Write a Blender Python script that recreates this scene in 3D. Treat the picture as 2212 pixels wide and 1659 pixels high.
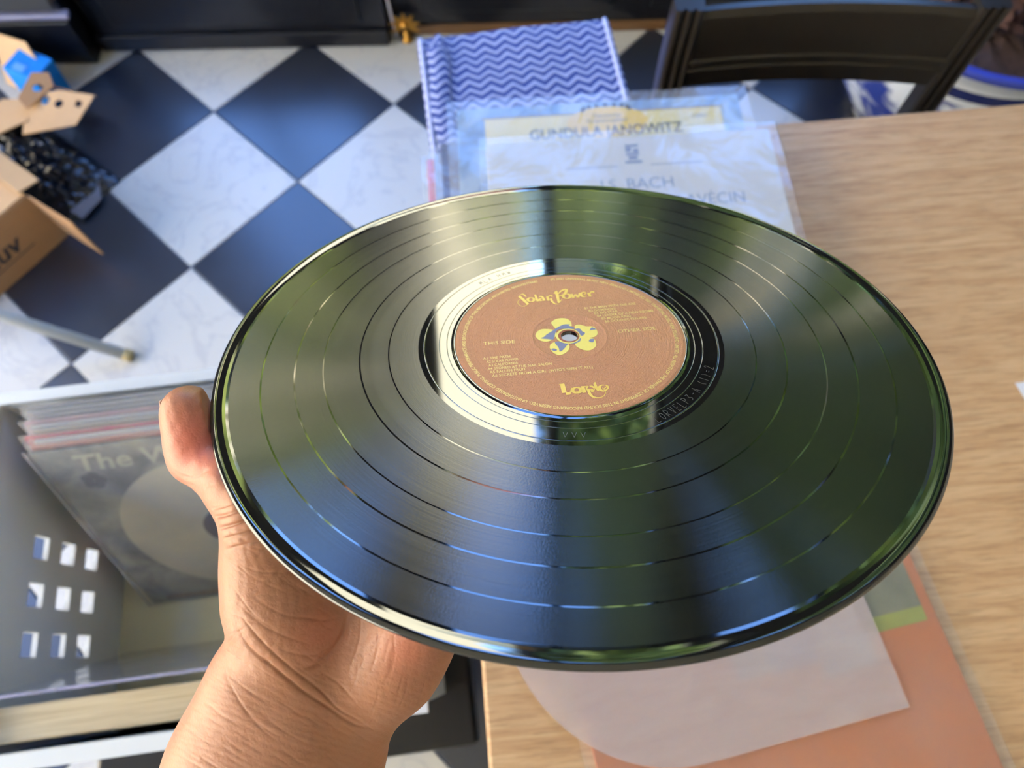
import bpy, bmesh, math, random
import numpy as np
from mathutils import Vector, Matrix

random.seed(7)
for o in list(bpy.data.objects):
    bpy.data.objects.remove(o, do_unlink=True)
sc = bpy.context.scene
COL = sc.collection

# ------------------------------------------------------------------ camera
PW, PH, F = 2212.0, 1659.0, 1480.0
CAM = Vector((0.0, 0.0, 1.365))
AX_R = Vector((0.99978491, -0.01924521, -0.00772976))
AX_U = Vector((0.02073951, 0.92774951, 0.37262678))
AX_F = Vector((0.0, 0.37270695, -0.9279491))
cd = bpy.data.cameras.new('camera')
cam = bpy.data.objects.new('camera', cd)
COL.objects.link(cam)
cam.matrix_world = Matrix(((AX_R.x, AX_U.x, -AX_F.x, CAM.x),
                           (AX_R.y, AX_U.y, -AX_F.y, CAM.y),
                           (AX_R.z, AX_U.z, -AX_F.z, CAM.z), (0, 0, 0, 1)))
cd.sensor_fit = 'HORIZONTAL'
cd.sensor_width = 36.0
cd.lens = F / PW * 36.0
cd.clip_start = 0.01
cd.dof.use_dof = True
cd.dof.focus_distance = 0.265
cd.dof.aperture_fstop = 9.5
sc.camera = cam

# ------------------------------------------------------------------ sky, sun, exposure
SUN_DIR = Vector((-0.56, 0.56, -0.61)).normalized()      # direction the sunlight travels
wd = bpy.data.worlds.new('sky')
sc.world = wd
wd.use_nodes = True
wn = wd.node_tree.nodes
wl = wd.node_tree.links
wn.clear()
w_out = wn.new('ShaderNodeOutputWorld')
w_bg = wn.new('ShaderNodeBackground')
w_sky = wn.new('ShaderNodeTexSky')
w_sky.sky_type = 'NISHITA'
w_sky.sun_disc = False
w_sky.sun_elevation = math.asin(-SUN_DIR.z)
w_sky.sun_rotation = math.atan2(-SUN_DIR.x, -SUN_DIR.y)
w_sky.air_density = 1.0
w_sky.dust_density = 0.0
w_sky.ozone_density = 2.5
w_bg.inputs['Strength'].default_value = 2.5
w_tint = wn.new('ShaderNodeMix')
w_tint.data_type = 'RGBA'
w_tint.blend_type = 'MULTIPLY'
w_tint.inputs[0].default_value = 1.0
w_tint.inputs[7].default_value = (0.66, 0.85, 1.18, 1)
wl.new(w_sky.outputs[0], w_tint.inputs[6])
wl.new(w_tint.outputs[2], w_bg.inputs['Color'])
wl.new(w_bg.outputs[0], w_out.inputs['Surface'])
sd = bpy.data.lights.new('sun', 'SUN')
sd.energy = 42.0
sd.color = (1.0, 0.90, 0.75)
sd.angle = 0.01
sun = bpy.data.objects.new('sun', sd)
COL.objects.link(sun)
sun.rotation_euler = SUN_DIR.to_track_quat('-Z', 'Y').to_euler()
sun.location = (3, -6, 8)


def portal(name, loc, rot, sx, sy):
    d = bpy.data.lights.new(name, 'AREA')
    d.shape = 'RECTANGLE'
    d.size, d.size_y = sx, sy
    d.cycles.is_portal = True
    o = bpy.data.objects.new(name, d)
    COL.objects.link(o)
    o.location = loc
    o.rotation_euler = rot


portal('window_portal_far', (0.05, 1.70, 1.30), (math.radians(-90), 0, 0), 2.3, 2.12)
portal('added_window_portal', (-2.36, -0.5, 1.30), (0, math.radians(-90), 0), 2.2, 3.7)

sc.view_settings.view_transform = 'Standard'
sc.view_settings.look = 'None'
sc.view_settings.gamma = 1.0
sc.view_settings.use_curve_mapping = False
sc.view_settings.exposure = 0.40
sc.cycles.max_bounces = 4
sc.cycles.diffuse_bounces = 3
sc.cycles.glossy_bounces = 2
sc.cycles.transmission_bounces = 3
sc.cycles.transparent_max_bounces = 10
sc.cycles.use_adaptive_sampling = True
sc.cycles.adaptive_threshold = 0.03
sc.cycles.adaptive_min_samples = 24
sc.cycles.caustics_reflective = False
sc.cycles.caustics_refractive = False


# ------------------------------------------------------------------ measuring helpers
def ray(x, y):
    return AX_R * ((x - PW / 2) / F) - AX_U * ((y - PH / 2) / F) + AX_F


def onz(x, y, z):
    d = ray(x, y)
    return CAM + d * ((z - CAM.z) / d.z)


# ------------------------------------------------------------------ materials
def srgb(r, g, b):
    def f(c):
        c /= 255.0
        return c / 12.92 if c <= 0.04045 else ((c + 0.055) / 1.055) ** 2.4
    return (f(r), f(g), f(b), 1.0)


MATS = {}


class NT:
    """small node-tree helper"""
    def __init__(self, name):
        self.m = bpy.data.materials.new(name)
        self.m.use_nodes = True
        self.n = self.m.node_tree.nodes
        self.l = self.m.node_tree.links
        self.b = self.n['Principled BSDF']
        self.out = self.n['Material Output']

    def node(self, t, **kw):
        nd = self.n.new(t)
        for k, v in kw.items():
            if k.startswith('i_'):
                nd.inputs[k[2:].replace('_', ' ')].default_value = v
            else:
                setattr(nd, k, v)
        return nd

    def link(self, a, b):
        self.l.new(a, b)

    def math(self, op, a, b=None, c=None):
        nd = self.n.new('ShaderNodeMath')
        nd.operation = op
        for i, v in enumerate((a, b, c)):
            if v is None:
                continue
            if isinstance(v, (int, float)):
                nd.inputs[i].default_value = v
            else:
                self.l.new(v, nd.inputs[i])
        return nd.outputs[0]

    def mix(self, fac, a, b):
        nd = self.n.new('ShaderNodeMix')
        nd.data_type = 'RGBA'
        for s, v in ((nd.inputs[0], fac), (nd.inputs[6], a), (nd.inputs[7], b)):
            if isinstance(v, (int, float, tuple)):
                s.default_value = v
            else:
                self.l.new(v, s)
        return nd.outputs[2]

    def coords(self, kind='Object', scale=(1, 1, 1), rot=(0, 0, 0)):
        tc = self.n.new('ShaderNodeTexCoord')
        mp = self.n.new('ShaderNodeMapping')
        mp.inputs['Scale'].default_value = scale
        mp.inputs['Rotation'].default_value = rot
        self.l.new(tc.outputs[kind], mp.inputs[0])
        return mp.outputs[0]

    def noise(self, vec, scale, detail=3, rough=0.5, dist=0.0):
        nd = self.n.new('ShaderNodeTexNoise')
        nd.inputs['Scale'].default_value = scale
        nd.inputs['Detail'].default_value = detail
        nd.inputs['Roughness'].default_value = rough
        nd.inputs['Distortion'].default_value = dist
        if vec is not None:
            self.l.new(vec, nd.inputs['Vector'])
        return nd.outputs[0]

    def ramp(self, fac, stops):
        nd = self.n.new('ShaderNodeValToRGB')
        el = nd.color_ramp.elements
        while len(el) < len(stops):
            el.new(0.5)
        for e, (p, c) in zip(el, stops):
            e.position = p
            e.color = c if len(c) == 4 else (*c, 1)
        self.l.new(fac, nd.inputs[0])
        return nd.outputs[0]

    def bump(self, height, strength=0.2, dist=0.001):
        nd = self.n.new('ShaderNodeBump')
        nd.inputs['Strength'].default_value = strength
        nd.inputs['Distance'].default_value = dist
        self.l.new(height, nd.inputs['Height'])
        self.l.new(nd.outputs[0], self.b.inputs['Normal'])
        return nd

    def schlick(self, f0=0.06):
        """reflectance of a thin clear sheet, the same from both sides"""
        lw = self.n.new('ShaderNodeLayerWeight')
        lw.inputs['Blend'].default_value = 0.5
        return self.math('MULTIPLY_ADD', self.math('POWER', lw.outputs['Facing'], 5.0), 1.0 - f0, f0)

    def set(self, **kw):
        for k, v in kw.items():
            self.b.inputs[k.replace('_', ' ')].default_value = v


def plain(name, col, rough=0.5, metal=0.0, var=0.06, scale=30, spec=0.5, bump=0.0):
    """procedural colour with a slight mottling"""
    if name in MATS:
        return MATS[name]
    t = NT(name)
    v = t.noise(t.coords(), scale, 4)
    a = tuple(max(0, c * (1 - var)) for c in col[:3]) + (1,)
    b = tuple(min(1, c * (1 + var)) for c in col[:3]) + (1,)
    c = t.mix(v, a, b)
    t.link(c, t.b.inputs['Base Color'])
    t.set(Roughness=rough, Metallic=metal)
    t.b.inputs['Specular IOR Level'].default_value = spec
    if bump:
        t.bump(v, bump, 0.002)
    MATS[name] = t.m
    return t.m


def mat_white_tile():
    t = NT('white_marble_tile')
    v = t.coords('Object')
    oi = t.node('ShaderNodeObjectInfo')
    add = t.node('ShaderNodeVectorMath', operation='MULTIPLY_ADD')
    t.link(oi.outputs['Location'], add.inputs[0])
    add.inputs[1].default_value = (3.1, 3.1, 3.1)
    t.link(v, add.inputs[2])
    n1 = t.noise(add.outputs[0], 5, 6, 0.6, 1.5)
    vein = t.ramp(n1, [(0.46, (0, 0, 0)), (0.495, (1, 1, 1)), (0.52, (0, 0, 0))])
    n2 = t.noise(add.outputs[0], 2.2, 2)
    base = t.mix(n2, (0.49, 0.475, 0.43, 1), (0.60, 0.58, 0.52, 1))
    c = t.mix(t.math('MULTIPLY', vein, 0.28), base, (0.22, 0.23, 0.28, 1))
    t.link(c, t.b.inputs['Base Color'])
    t.set(Roughness=0.32)
    return t.m


def mat_black_tile():
    t = NT('black_marble_tile')
    n = t.noise(t.coords('Object'), 9, 5, 0.6)
    c = t.mix(n, (0.016, 0.018, 0.025, 1), (0.03, 0.034, 0.048, 1))
    t.link(c, t.b.inputs['Base Color'])
    r = t.math('MULTIPLY_ADD', n, 0.12, 0.24)
    t.b.inputs['Specular IOR Level'].default_value = 0.9
    t.link(r, t.b.inputs['Roughness'])
    return t.m


def mat_oak():
    t = NT('oak_table_wood')
    v = t.coords('Object', (2.6, 34, 34))
    n1 = t.noise(v, 3.0, 9, 0.68, 0.9)
    v2 = t.coords('Object', (16, 170, 170))
    n2 = t.noise(v2, 2.0, 5, 0.6, 0.3)
    v3 = t.coords('Object', (0.8, 3.2, 3))
    n3 = t.noise(v3, 2.0, 3, 0.5)
    c1 = t.ramp(n1, [(0.30, srgb(172, 132, 94)), (0.47, srgb(198, 160, 120)), (0.62, srgb(212, 178, 138))])
    fine = t.ramp(n2, [(0.36, (0.42, 0.38, 0.33)), (0.52, (1, 1, 1))])
    mul = t.node('ShaderNodeMix', data_type='RGBA', blend_type='MULTIPLY')
    mul.inputs[0].default_value = 0.42
    t.link(c1, mul.inputs[6])
    t.link(fine, mul.inputs[7])
    c = t.mix(t.math('MULTIPLY', n3, 0.45), mul.outputs[2], srgb(205, 165, 120))
    t.link(c, t.b.inputs['Base Color'])
    t.set(Roughness=0.42)
    t.bump(n2, 0.12, 0.0006)
    return t.m


def mat_pale_wood():
    t = NT('pale_pine_wood')
    n = t.noise(t.coords('Object', (2, 60, 60)), 3, 6, 0.6, 0.4)
    c = t.ramp(n, [(0.3, srgb(178, 152, 112)), (0.6, srgb(216, 196, 158))])
    t.link(c, t.b.inputs['Base Color'])
    t.set(Roughness=0.55)
    t.bump(n, 0.3, 0.001)
    return t.m


def mat_clear_plastic(name='clear_poly_sleeve', alpha=0.28, col=(0.85, 0.88, 0.95, 1), rough=0.16):
    if name in MATS:
        return MATS[name]
    t = NT(name)
    tr = t.node('ShaderNodeBsdfTransparent')
    df = t.node('ShaderNodeBsdfDiffuse')
    gl = t.node('ShaderNodeBsdfGlossy')
    n = t.noise(t.coords('Object'), 14, 3, 0.5, 0.8)
    bp = t.node('ShaderNodeBump')
    bp.inputs['Strength'].default_value = 0.35
    bp.inputs['Distance'].default_value = 0.01
    t.link(n, bp.inputs['Height'])
    t.link(bp.outputs[0], gl.inputs['Normal'])
    gl.inputs['Roughness'].default_value = rough
    df.inputs['Color'].default_value = col
    m1 = t.node('ShaderNodeMixShader')
    t.link(t.math('MULTIPLY', n, alpha * 1.2), m1.inputs[0])
    t.link(tr.outputs[0], m1.inputs[1])
    t.link(df.outputs[0], m1.inputs[2])
    m2 = t.node('ShaderNodeMixShader')
    t.link(t.schlick(), m2.inputs[0])
    t.link(m1.outputs[0], m2.inputs[1])
    t.link(gl.outputs[0], m2.inputs[2])
    t.link(m2.outputs[0], t.out.inputs['Surface'])
    MATS[name] = t.m
    return t.m


def mat_rice_paper():
    t = NT('translucent_rice_paper')
    tr = t.node('ShaderNodeBsdfTransparent')
    n = t.noise(t.coords('Object', (9, 30, 9)), 2, 4, 0.5, 0.8)
    t.link(t.mix(n, srgb(208, 190, 190), srgb(228, 212, 210)), t.b.inputs['Base Color'])
    t.set(Roughness=0.35)
    t.bump(n, 0.4, 0.004)
    m = t.node('ShaderNodeMixShader')
    m.inputs[0].default_value = 0.40
    t.link(tr.outputs[0], m.inputs[1])
    t.link(t.b.outputs[0], m.inputs[2])
    t.link(m.outputs[0], t.out.inputs['Surface'])
    return t.m


def mat_glass_pane():
    t = NT('window_glass')
    tr = t.node('ShaderNodeBsdfTransparent')
    tr.inputs['Color'].default_value = (0.96, 0.98, 0.97, 1)
    gl = t.node('ShaderNodeBsdfGlossy')
    gl.inputs['Roughness'].default_value = 0.02
    m = t.node('ShaderNodeMixShader')
    t.link(t.schlick(), m.inputs[0])
    t.link(tr.outputs[0], m.inputs[1])
    t.link(gl.outputs[0], m.inputs[2])
    t.link(m.outputs[0], t.out.inputs['Surface'])
    return t.m


def mat_vinyl(name, rough, aniso=0.0, bump=0.0):
    t = NT(name)
    t.set(Roughness=rough, Anisotropic=aniso)
    t.b.inputs['Base Color'].default_value = (0.006, 0.006, 0.0065, 1)
    t.b.inputs['IOR'].default_value = 1.8
    if aniso:
        tg = t.node('ShaderNodeTangent', direction_type='RADIAL', axis='Z')
        t.link(tg.outputs[0], t.b.inputs['Tangent'])
        t.b.inputs['Anisotropic Rotation'].default_value = 0.25
        v = t.coords('Object')
        sep = t.node('ShaderNodeSeparateXYZ')
        t.link(v, sep.inputs[0])
        ln = t.node('ShaderNodeVectorMath', operation='LENGTH')
        t.link(v, ln.inputs[0])
        rr = t.node('ShaderNodeCombineXYZ')
        t.link(ln.outputs['Value'], rr.inputs[0])
        n = t.noise(rr.outputs[0], 900, 4, 0.7)
        n2 = t.noise(rr.outputs[0], 220, 2, 0.5)
        ro = t.math('MULTIPLY_ADD', t.math('SUBTRACT', n2, 0.5), 0.06, rough)
        t.link(ro, t.b.inputs['Roughness'])
        # groove wobble: short ripples that follow the groove
        w = t.noise(v, 1500, 2, 0.5)
        h = t.math('ADD', n, t.math('MULTIPLY', w, 0.35))
        t.bump(h, bump, 0.0004)
    return t.m


def mat_label():
    t = NT('copper_record_label')
    v = t.coords('Object')
    ln = t.node('ShaderNodeVectorMath', operation='LENGTH')
    t.link(v, ln.inputs[0])
    rr = t.node('ShaderNodeCombineXYZ')
    t.link(ln.outputs['Value'], rr.inputs[0])
    rings = t.noise(rr.outputs[0], 1100, 3, 0.6)
    gr = t.noise(v, 1400, 2, 0.6)
    c = t.mix(t.noise(v, 500, 3), srgb(184, 122, 88), srgb(198, 138, 104))
    t.link(c, t.b.inputs['Base Color'])
    t.set(Roughness=0.42, Metallic=0.2)
    h = t.math('ADD', t.math('MULTIPLY', rings, 0.9), gr)
    t.bump(h, 0.75, 0.0004)
    return t.m


def mat_gold_print():
    return plain('gold_print', srgb(226, 192, 92), 0.4, 0.2, 0.05, 400)


def mat_skin():
    t = NT('skin')
    v = t.coords('Object')
    n1 = t.noise(v, 55, 4, 0.6)
    n2 = t.noise(v, 420, 4, 0.6)
    c = t.mix(n1, (0.33, 0.142, 0.080, 1), (0.44, 0.205, 0.122, 1))
    at = t.node('ShaderNodeAttribute', attribute_name='flush')
    c2 = t.mix(t.math('MULTIPLY', at.outputs['Fac'], 0.85), c, (0.62, 0.16, 0.12, 1))
    vo = t.node('ShaderNodeTexVoronoi', feature='DISTANCE_TO_EDGE')
    t.link(v, vo.inputs['Vector'])
    vo.inputs['Scale'].default_value = 620
    t.link(c2, t.b.inputs['Base Color'])
    t.set(Roughness=0.46)
    t.b.inputs['Subsurface Weight'].default_value = 0.25
    t.b.inputs['Subsurface Radius'].default_value = (0.006, 0.0025, 0.0015)
    t.b.inputs['Subsurface Scale'].default_value = 0.5
    h = t.math('ADD', n2, t.math('MULTIPLY', vo.outputs['Distance'], 1.2))
    t.bump(h, 0.22, 0.0004)
    return t.m


def mat_chevron():
    t = NT('blue_wave_cloth')
    v = t.coords('Object')
    sep = t.node('ShaderNodeSeparateXYZ')
    t.link(v, sep.inputs[0])
    wob = t.noise(v, 18, 2)
    x = t.math('DIVIDE', sep.outputs[0], 0.034)
    tri = t.math('ABSOLUTE', t.math('SUBTRACT', t.math('FRACT', x), 0.5))
    y = t.math('ADD', t.math('DIVIDE', sep.outputs[1], 0.0167),
               t.math('ADD', t.math('MULTIPLY', tri, 1.6), t.math('MULTIPLY', wob, 0.9)))
    s = t.math('SINE', t.math('MULTIPLY', y, 2 * math.pi))
    c = t.ramp(t.math('MULTIPLY_ADD', s, 0.5, 0.5),
               [(0.25, srgb(40, 58, 126)), (0.5, srgb(66, 96, 170)), (0.85, srgb(160, 168, 206))])
    t.link(c, t.b.inputs['Base Color'])
    t.set(Roughness=0.85)
    t.bump(s, 0.4, 0.002)
    return t.m


def mat_porcelain():
    t = NT('blue_white_porcelain')
    v = t.coords('Object')
    sep = t.node('ShaderNodeSeparateXYZ')
    t.link(v, sep.inputs[0])
    z = sep.outputs[2]
    n = t.noise(v, 9, 5, 0.55, 1.2)
    paint = t.ramp(n, [(0.44, (0, 0, 0)), (0.50, (0.55, 0.55, 0.55)), (0.58, (1, 1, 1))])
    below = t.math('LESS_THAN', z, 0.265)
    pf = t.math('MULTIPLY', paint, below)
    col = t.mix(pf, srgb(214, 220, 228), srgb(26, 48, 138))
    band1 = t.math('MULTIPLY', t.math('GREATER_THAN', z, 0.275), t.math('LESS_THAN', z, 0.293))
    band2 = t.math('GREATER_THAN', z, 0.338)
    col = t.mix(band1, col, srgb(22, 34, 96))
    col = t.mix(band2, col, srgb(62, 78, 178))
    t.link(col, t.b.inputs['Base Color'])
    t.set(Roughness=0.12)
    return t.m


def mat_foliage(name, a, b):
    t = NT(name)
    n = t.noise(t.coords('Object'), 3.0, 5, 0.7)
    t.link(t.ramp(n, [(0.32, a), (0.62, b)]), t.b.inputs['Base Color'])
    t.set(Roughness=0.6)
    return t.m


def mat_cover(kind):
    t = NT('printed_cover_' + kind)
    v = t.coords('Object')
    if kind == 'blue_landscape':
        n = t.noise(v, 14, 5, 0.6, 1.0)
        c = t.ramp(n, [(0.3, srgb(70, 108, 160)), (0.5, srgb(120, 155, 195)), (0.68, srgb(176, 200, 222))])
    elif kind == 'grey_mottled':
        n = t.noise(v, 16, 6, 0.65, 0.6)
        c = t.ramp(n, [(0.3, srgb(60, 62, 70)), (0.48, srgb(118, 120, 122)), (0.66, srgb(168, 166, 150))])
    elif kind == 'orange':
        n = t.noise(v, 6, 3)
        c = t.mix(n, srgb(186, 106, 60), srgb(204, 128, 84))
    else:
        n = t.noise(v, 5, 2)
        c = t.mix(n, srgb(196, 198, 200), srgb(210, 212, 214))
    t.link(c, t.b.inputs['Base Color'])
    t.set(Roughness=0.4)
    return t.m


M_TW, M_TB = mat_white_tile(), mat_black_tile()
M_GROUT = plain('grey_grout', srgb(120, 130, 145), 0.8)
M_OAK, M_PINE = mat_oak(), mat_pale_wood()
M_POLY = mat_clear_plastic()
M_RICE, M_GLASS = mat_rice_paper(), mat_glass_pane()
M_VINYL = mat_vinyl('glossy_vinyl', 0.045)
M_GROOVE = mat_vinyl('grooved_vinyl', 0.165, 1.0, 0.10)
M_GROOVE.node_tree.nodes['Principled BSDF'].inputs['Specular IOR Level'].default_value = 0.30
M_LABEL, M_GOLD = mat_label(), mat_gold_print()
M_SKIN = mat_skin()
M_BLACKPAINT = plain('black_painted_wood', (0.008, 0.008, 0.010, 1), 0.28, 0, 0.2, 12)
M_EBONY = plain('ebonised_wood', (0.014, 0.011, 0.009, 1), 0.30, 0, 0.3, 20)
M_WHITEPL = plain('white_plastic', srgb(214, 218, 220), 0.42, 0, 0.02, 8)
M_WALL = plain('cream_plaster', srgb(216, 210, 198), 0.8, 0, 0.03, 6)
M_DARKWALL = plain('charcoal_wall_paint', srgb(44, 44, 48), 0.7, 0, 0.05, 6)
M_CEIL = plain('white_ceiling', srgb(225, 225, 222), 0.9, 0, 0.02, 6)
M_CARD = plain('brown_cardboard', srgb(176, 134, 94), 0.85, 0, 0.07, 40, 0.2)
M_CARDL = plain('pale_cardboard', srgb(204, 166, 122), 0.85, 0, 0.06, 40, 0.2)
M_BRASS = plain('aged_brass', srgb(176, 130, 60), 0.32, 1.0, 0.2, 60)
M_INK = plain('dark_ink', (0.03, 0.03, 0.035, 1), 0.6)
M_BLUEINK = plain('blue_ink', srgb(104, 128, 172), 0.6)


# ------------------------------------------------------------------ mesh helpers
def mesh(name, verts, faces, mat=None, parent=None, smooth=False):
    me = bpy.data.meshes.new(name)
    me.from_pydata([tuple(v) for v in verts], [], [tuple(f) for f in faces])
    me.update()
    if smooth:
        me.polygons.foreach_set('use_smooth', [True] * len(me.polygons))
    o = bpy.data.objects.new(name, me)
    COL.objects.link(o)
    if mat:
        me.materials.append(mat)
    if parent:
        o.parent = parent
    return o


def bm_obj(name, bm, mat=None, parent=None, smooth=False):
    me = bpy.data.meshes.new(name)
    bm.normal_update()
    bm.to_mesh(me)
    bm.free()
    if smooth:
        me.polygons.foreach_set('use_smooth', [True] * len(me.polygons))
    if mat:
        me.materials.append(mat)
    o = bpy.data.objects.new(name, me)
    COL.objects.link(o)
    if parent:
        o.parent = parent
    return o


def bm_box(bm, c, s, bevel=0.0, rot=None):
    m = Matrix.Translation(Vector(c))
    if rot is not None:
        m = m @ rot
    m = m @ Matrix.Diagonal((s[0], s[1], s[2], 1))
    r = bmesh.ops.create_cube(bm, size=1.0, matrix=m)
    if bevel:
        es = list({e for v in r['verts'] for e in v.link_edges})
        bmesh.ops.bevel(bm, geom=es, offset=bevel, segments=2, affect='EDGES', profile=0.5)


def box(name, c, s, mat, parent=None, bevel=0.0, rot=None):
    bm = bmesh.new()
    bm_box(bm, c, s, bevel, rot)
    return bm_obj(name, bm, mat, parent)


def empty(name, loc=(0, 0, 0), rz=0.0):
    o = bpy.data.objects.new(name, None)
    COL.objects.link(o)
    o.location = loc
    o.rotation_euler = (0, 0, rz)
    o.empty_display_size = 0.05
    return o


def tag(o, label=None, cat=None, group=None, kind=None):
    if label:
        o['label'] = label
    if cat:
        o['category'] = cat
    if group:
        o['group'] = group
    if kind:
        o['kind'] = kind
    return o


def lathe(name, prof, mat, parent=None, seg=96, closed=False, smooth=True):
    verts, faces = [], []
    n = len(prof)
    for i in range(seg):
        a = 2 * math.pi * i / seg
        for r, z in prof:
            verts.append((r * math.cos(a), r * math.sin(a), z))
    m = n if closed else n - 1
    for i in range(seg):
        j = (i + 1) % seg
        for k in range(m):
            k2 = (k + 1) % n
            faces.append((i * n + k, j * n + k, j * n + k2, i * n + k2))
    return mesh(name, verts, faces, mat, parent, smooth)


def tube(name, pts, r, mat, parent=None, seg=10, radii=None):
    pts = [Vector(p) for p in pts]
    verts, faces = [], []
    up = Vector((0, 0, 1))
    for i, p in enumerate(pts):
        d = (pts[min(i + 1, len(pts) - 1)] - pts[max(i - 1, 0)]).normalized()
        a = d.cross(up)
        if a.length < 1e-4:
            a = d.cross(Vector((1, 0, 0)))
        a.normalize()
        b = a.cross(d)
        rr = radii[i] if radii else r
        for k in range(seg):
            t = 2 * math.pi * k / seg
            verts.append(p + (a * math.cos(t) + b * math.sin(t)) * rr)
    for i in range(len(pts) - 1):
        for k in range(seg):
            k2 = (k + 1) % seg
            faces.append((i * seg + k, i * seg + k2, (i + 1) * seg + k2, (i + 1) * seg + k))
    faces.append(tuple(range(seg))[::-1])
    faces.append(tuple(range((len(pts) - 1) * seg, len(pts) * seg)))
    return mesh(name, verts, faces, mat, parent, True)


def curve_to_mesh(cu, name, mat, parent=None):
    tmp = bpy.data.objects.new('tmp', cu)
    COL.objects.link(tmp)
    bpy.context.view_layer.update()
    dg = bpy.context.evaluated_depsgraph_get()
    me = bpy.data.meshes.new_from_object(tmp.evaluated_get(dg))
    bpy.data.objects.remove(tmp)
    me.name = name
    me.materials.clear()
    if mat:
        me.materials.append(mat)
    o = bpy.data.objects.new(name, me)
    COL.objects.link(o)
    if parent:
        o.parent = parent
    return o


def plate(name, outline, holes, thick, mat, parent=None):
    """flat sheet in local xy with holes, centred on z=0, thickness along z"""
    cu = bpy.data.curves.new(name, 'CURVE')
    cu.dimensions = '2D'
    cu.fill_mode = 'BOTH'
    cu.extrude = thick / 2
    for poly in [outline] + list(holes):
        sp = cu.splines.new('POLY')
        sp.points.add(len(poly) - 1)
        for p, q in zip(sp.points, poly):
            p.co = (q[0], q[1], 0, 1)
        sp.use_cyclic_u = True
    return curve_to_mesh(cu, name, mat, parent)


def text(name, body, size, mat, parent=None, loc=(0, 0, 0), rz=0.0, width=None, align='LEFT', thick=0.00002, bold=0.0, space=1.0, shear=0.0):
    cu = bpy.data.curves.new(name, 'FONT')
    cu.body = body
    cu.size = size
    cu.align_x = align
    cu.extrude = thick
    cu.offset = bold
    cu.space_character = space
    cu.shear = shear
    cu.resolution_u = 3
    o = curve_to_mesh(cu, name, mat, parent)
    if width:
        xs = [v.co.x for v in o.data.vertices]
        k = width / (max(xs) - min(xs))
        for v in o.data.vertices:
            v.co.x *= k
    o.location = loc
    o.rotation_euler = (0, 0, rz)
    return o


def catmull(pts, ws, n=8):
    out = []
    P = [Vector((p[0], p[1])) for p in pts]
    for i in range(len(P) - 1):
        p0, p1, p2, p3 = P[max(i - 1, 0)], P[i], P[i + 1], P[min(i + 2, len(P) - 1)]
        for k in range(n):
            t = k / n
            q = 0.5 * ((2 * p1) + (p2 - p0) * t + (2 * p0 - 5 * p1 + 4 * p2 - p3) * t * t + (3 * p1 - p0 - 3 * p2 + p3) * t ** 3)
            out.append((q, ws[i] * (1 - t) + ws[i + 1] * t))
    out.append((P[-1], ws[-1]))
    return out


def ribbons(name, strokes, mat, parent=None, z=0.0):
    """pen strokes (points, widths) joined into one piece of lettering"""
    verts, faces = [], []
    for pts, ws in strokes:
        if isinstance(ws, (int, float)):
            ws = [ws] * len(pts)
        s = catmull(pts, ws) if len(pts) > 2 else [(Vector(pts[0]), ws[0]), (Vector(pts[1]), ws[1])]
        b = len(verts)
        for i, (p, w) in enumerate(s):
            d = s[min(i + 1, len(s) - 1)][0] - s[max(i - 1, 0)][0]
            if d.length < 1e-9:
                d = Vector((1, 0))
            d.normalize()
            nrm = Vector((-d.y, d.x)) * (w / 2)
            verts.append((p.x + nrm.x, p.y + nrm.y, z))
            verts.append((p.x - nrm.x, p.y - nrm.y, z))
        for i in range(len(s) - 1):
            faces.append((b + 2 * i, b + 2 * i + 1, b + 2 * i + 3, b + 2 * i + 2))
    return mesh(name, verts, faces, mat, parent)


# ------------------------------------------------------------------ room shell
ROOM_X0, ROOM_X1, ROOM_Y0, WALL_Y, CEIL_Z = -2.3, 2.4, -2.6, 1.59, 2.7
TILE, TH = 0.3270126630035768, 0.814299389
TO = Vector((-2.98218465, 3.30403533)) * TILE
floor = box('floor', ((ROOM_X0 + ROOM_X1) / 2, (ROOM_Y0 + WALL_Y) / 2, -0.03), (ROOM_X1 - ROOM_X0 + 0.5, WALL_Y - ROOM_Y0 + 0.5, 0.052), M_GROUT)
tag(floor, 'black and white marble floor laid as a diagonal checkerboard', 'floor', kind='structure')
bm = bmesh.new()
bm_box(bm, (0, 0, -0.0035), (TILE - 0.0035, TILE - 0.0035, 0.007), 0.0012)
tile_me = {}
for nm, m in (('white_tile', M_TW), ('black_tile', M_TB)):
    me = bpy.data.meshes.new(nm)
    bm.to_mesh(me)
    me.materials.append(m)
    tile_me[nm] = me
bm.free()
ca, sa = math.cos(TH), math.sin(TH)
for a in range(-14, 15):
    for b in range(-14, 20):
        u, v = a + 0.5, b + 0.5
        x = TO.x + TILE * (u * ca + v * sa)
        y = TO.y + TILE * (u * sa - v * ca)
        if not (ROOM_X0 - 0.05 < x < ROOM_X1 + 0.05 and ROOM_Y0 - 0.05 < y < WALL_Y + 0.1):
            continue
        nm = 'white_tile' if (a + b) % 2 == 0 else 'black_tile'
        o = bpy.data.objects.new(nm, tile_me[nm])
        COL.objects.link(o)
        o.parent = floor
        o.location = (x, y, 0)
        o.rotation_euler = (0, 0, TH)

ceil = box('ceiling', ((ROOM_X0 + ROOM_X1) / 2, (ROOM_Y0 + WALL_Y) / 2 + 0.02, CEIL_Z + 0.06), (ROOM_X1 - ROOM_X0 + 0.4, WALL_Y - ROOM_Y0 + 0.3, 0.12), M_CEIL)
tag(ceil, kind='structure')


def wall_with_holes(name, length, height, holes, thick, mat, matrix):
    out = [(0, 0), (length, 0), (length, height), (0, height)]
    hs = [[(a, c), (b, c), (b, d), (a, d)] for a, b, c, d in holes]
    o = plate(name, out, hs, thick, mat)
    o.matrix_world = matrix
    tag(o, kind='structure')
    return o


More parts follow.
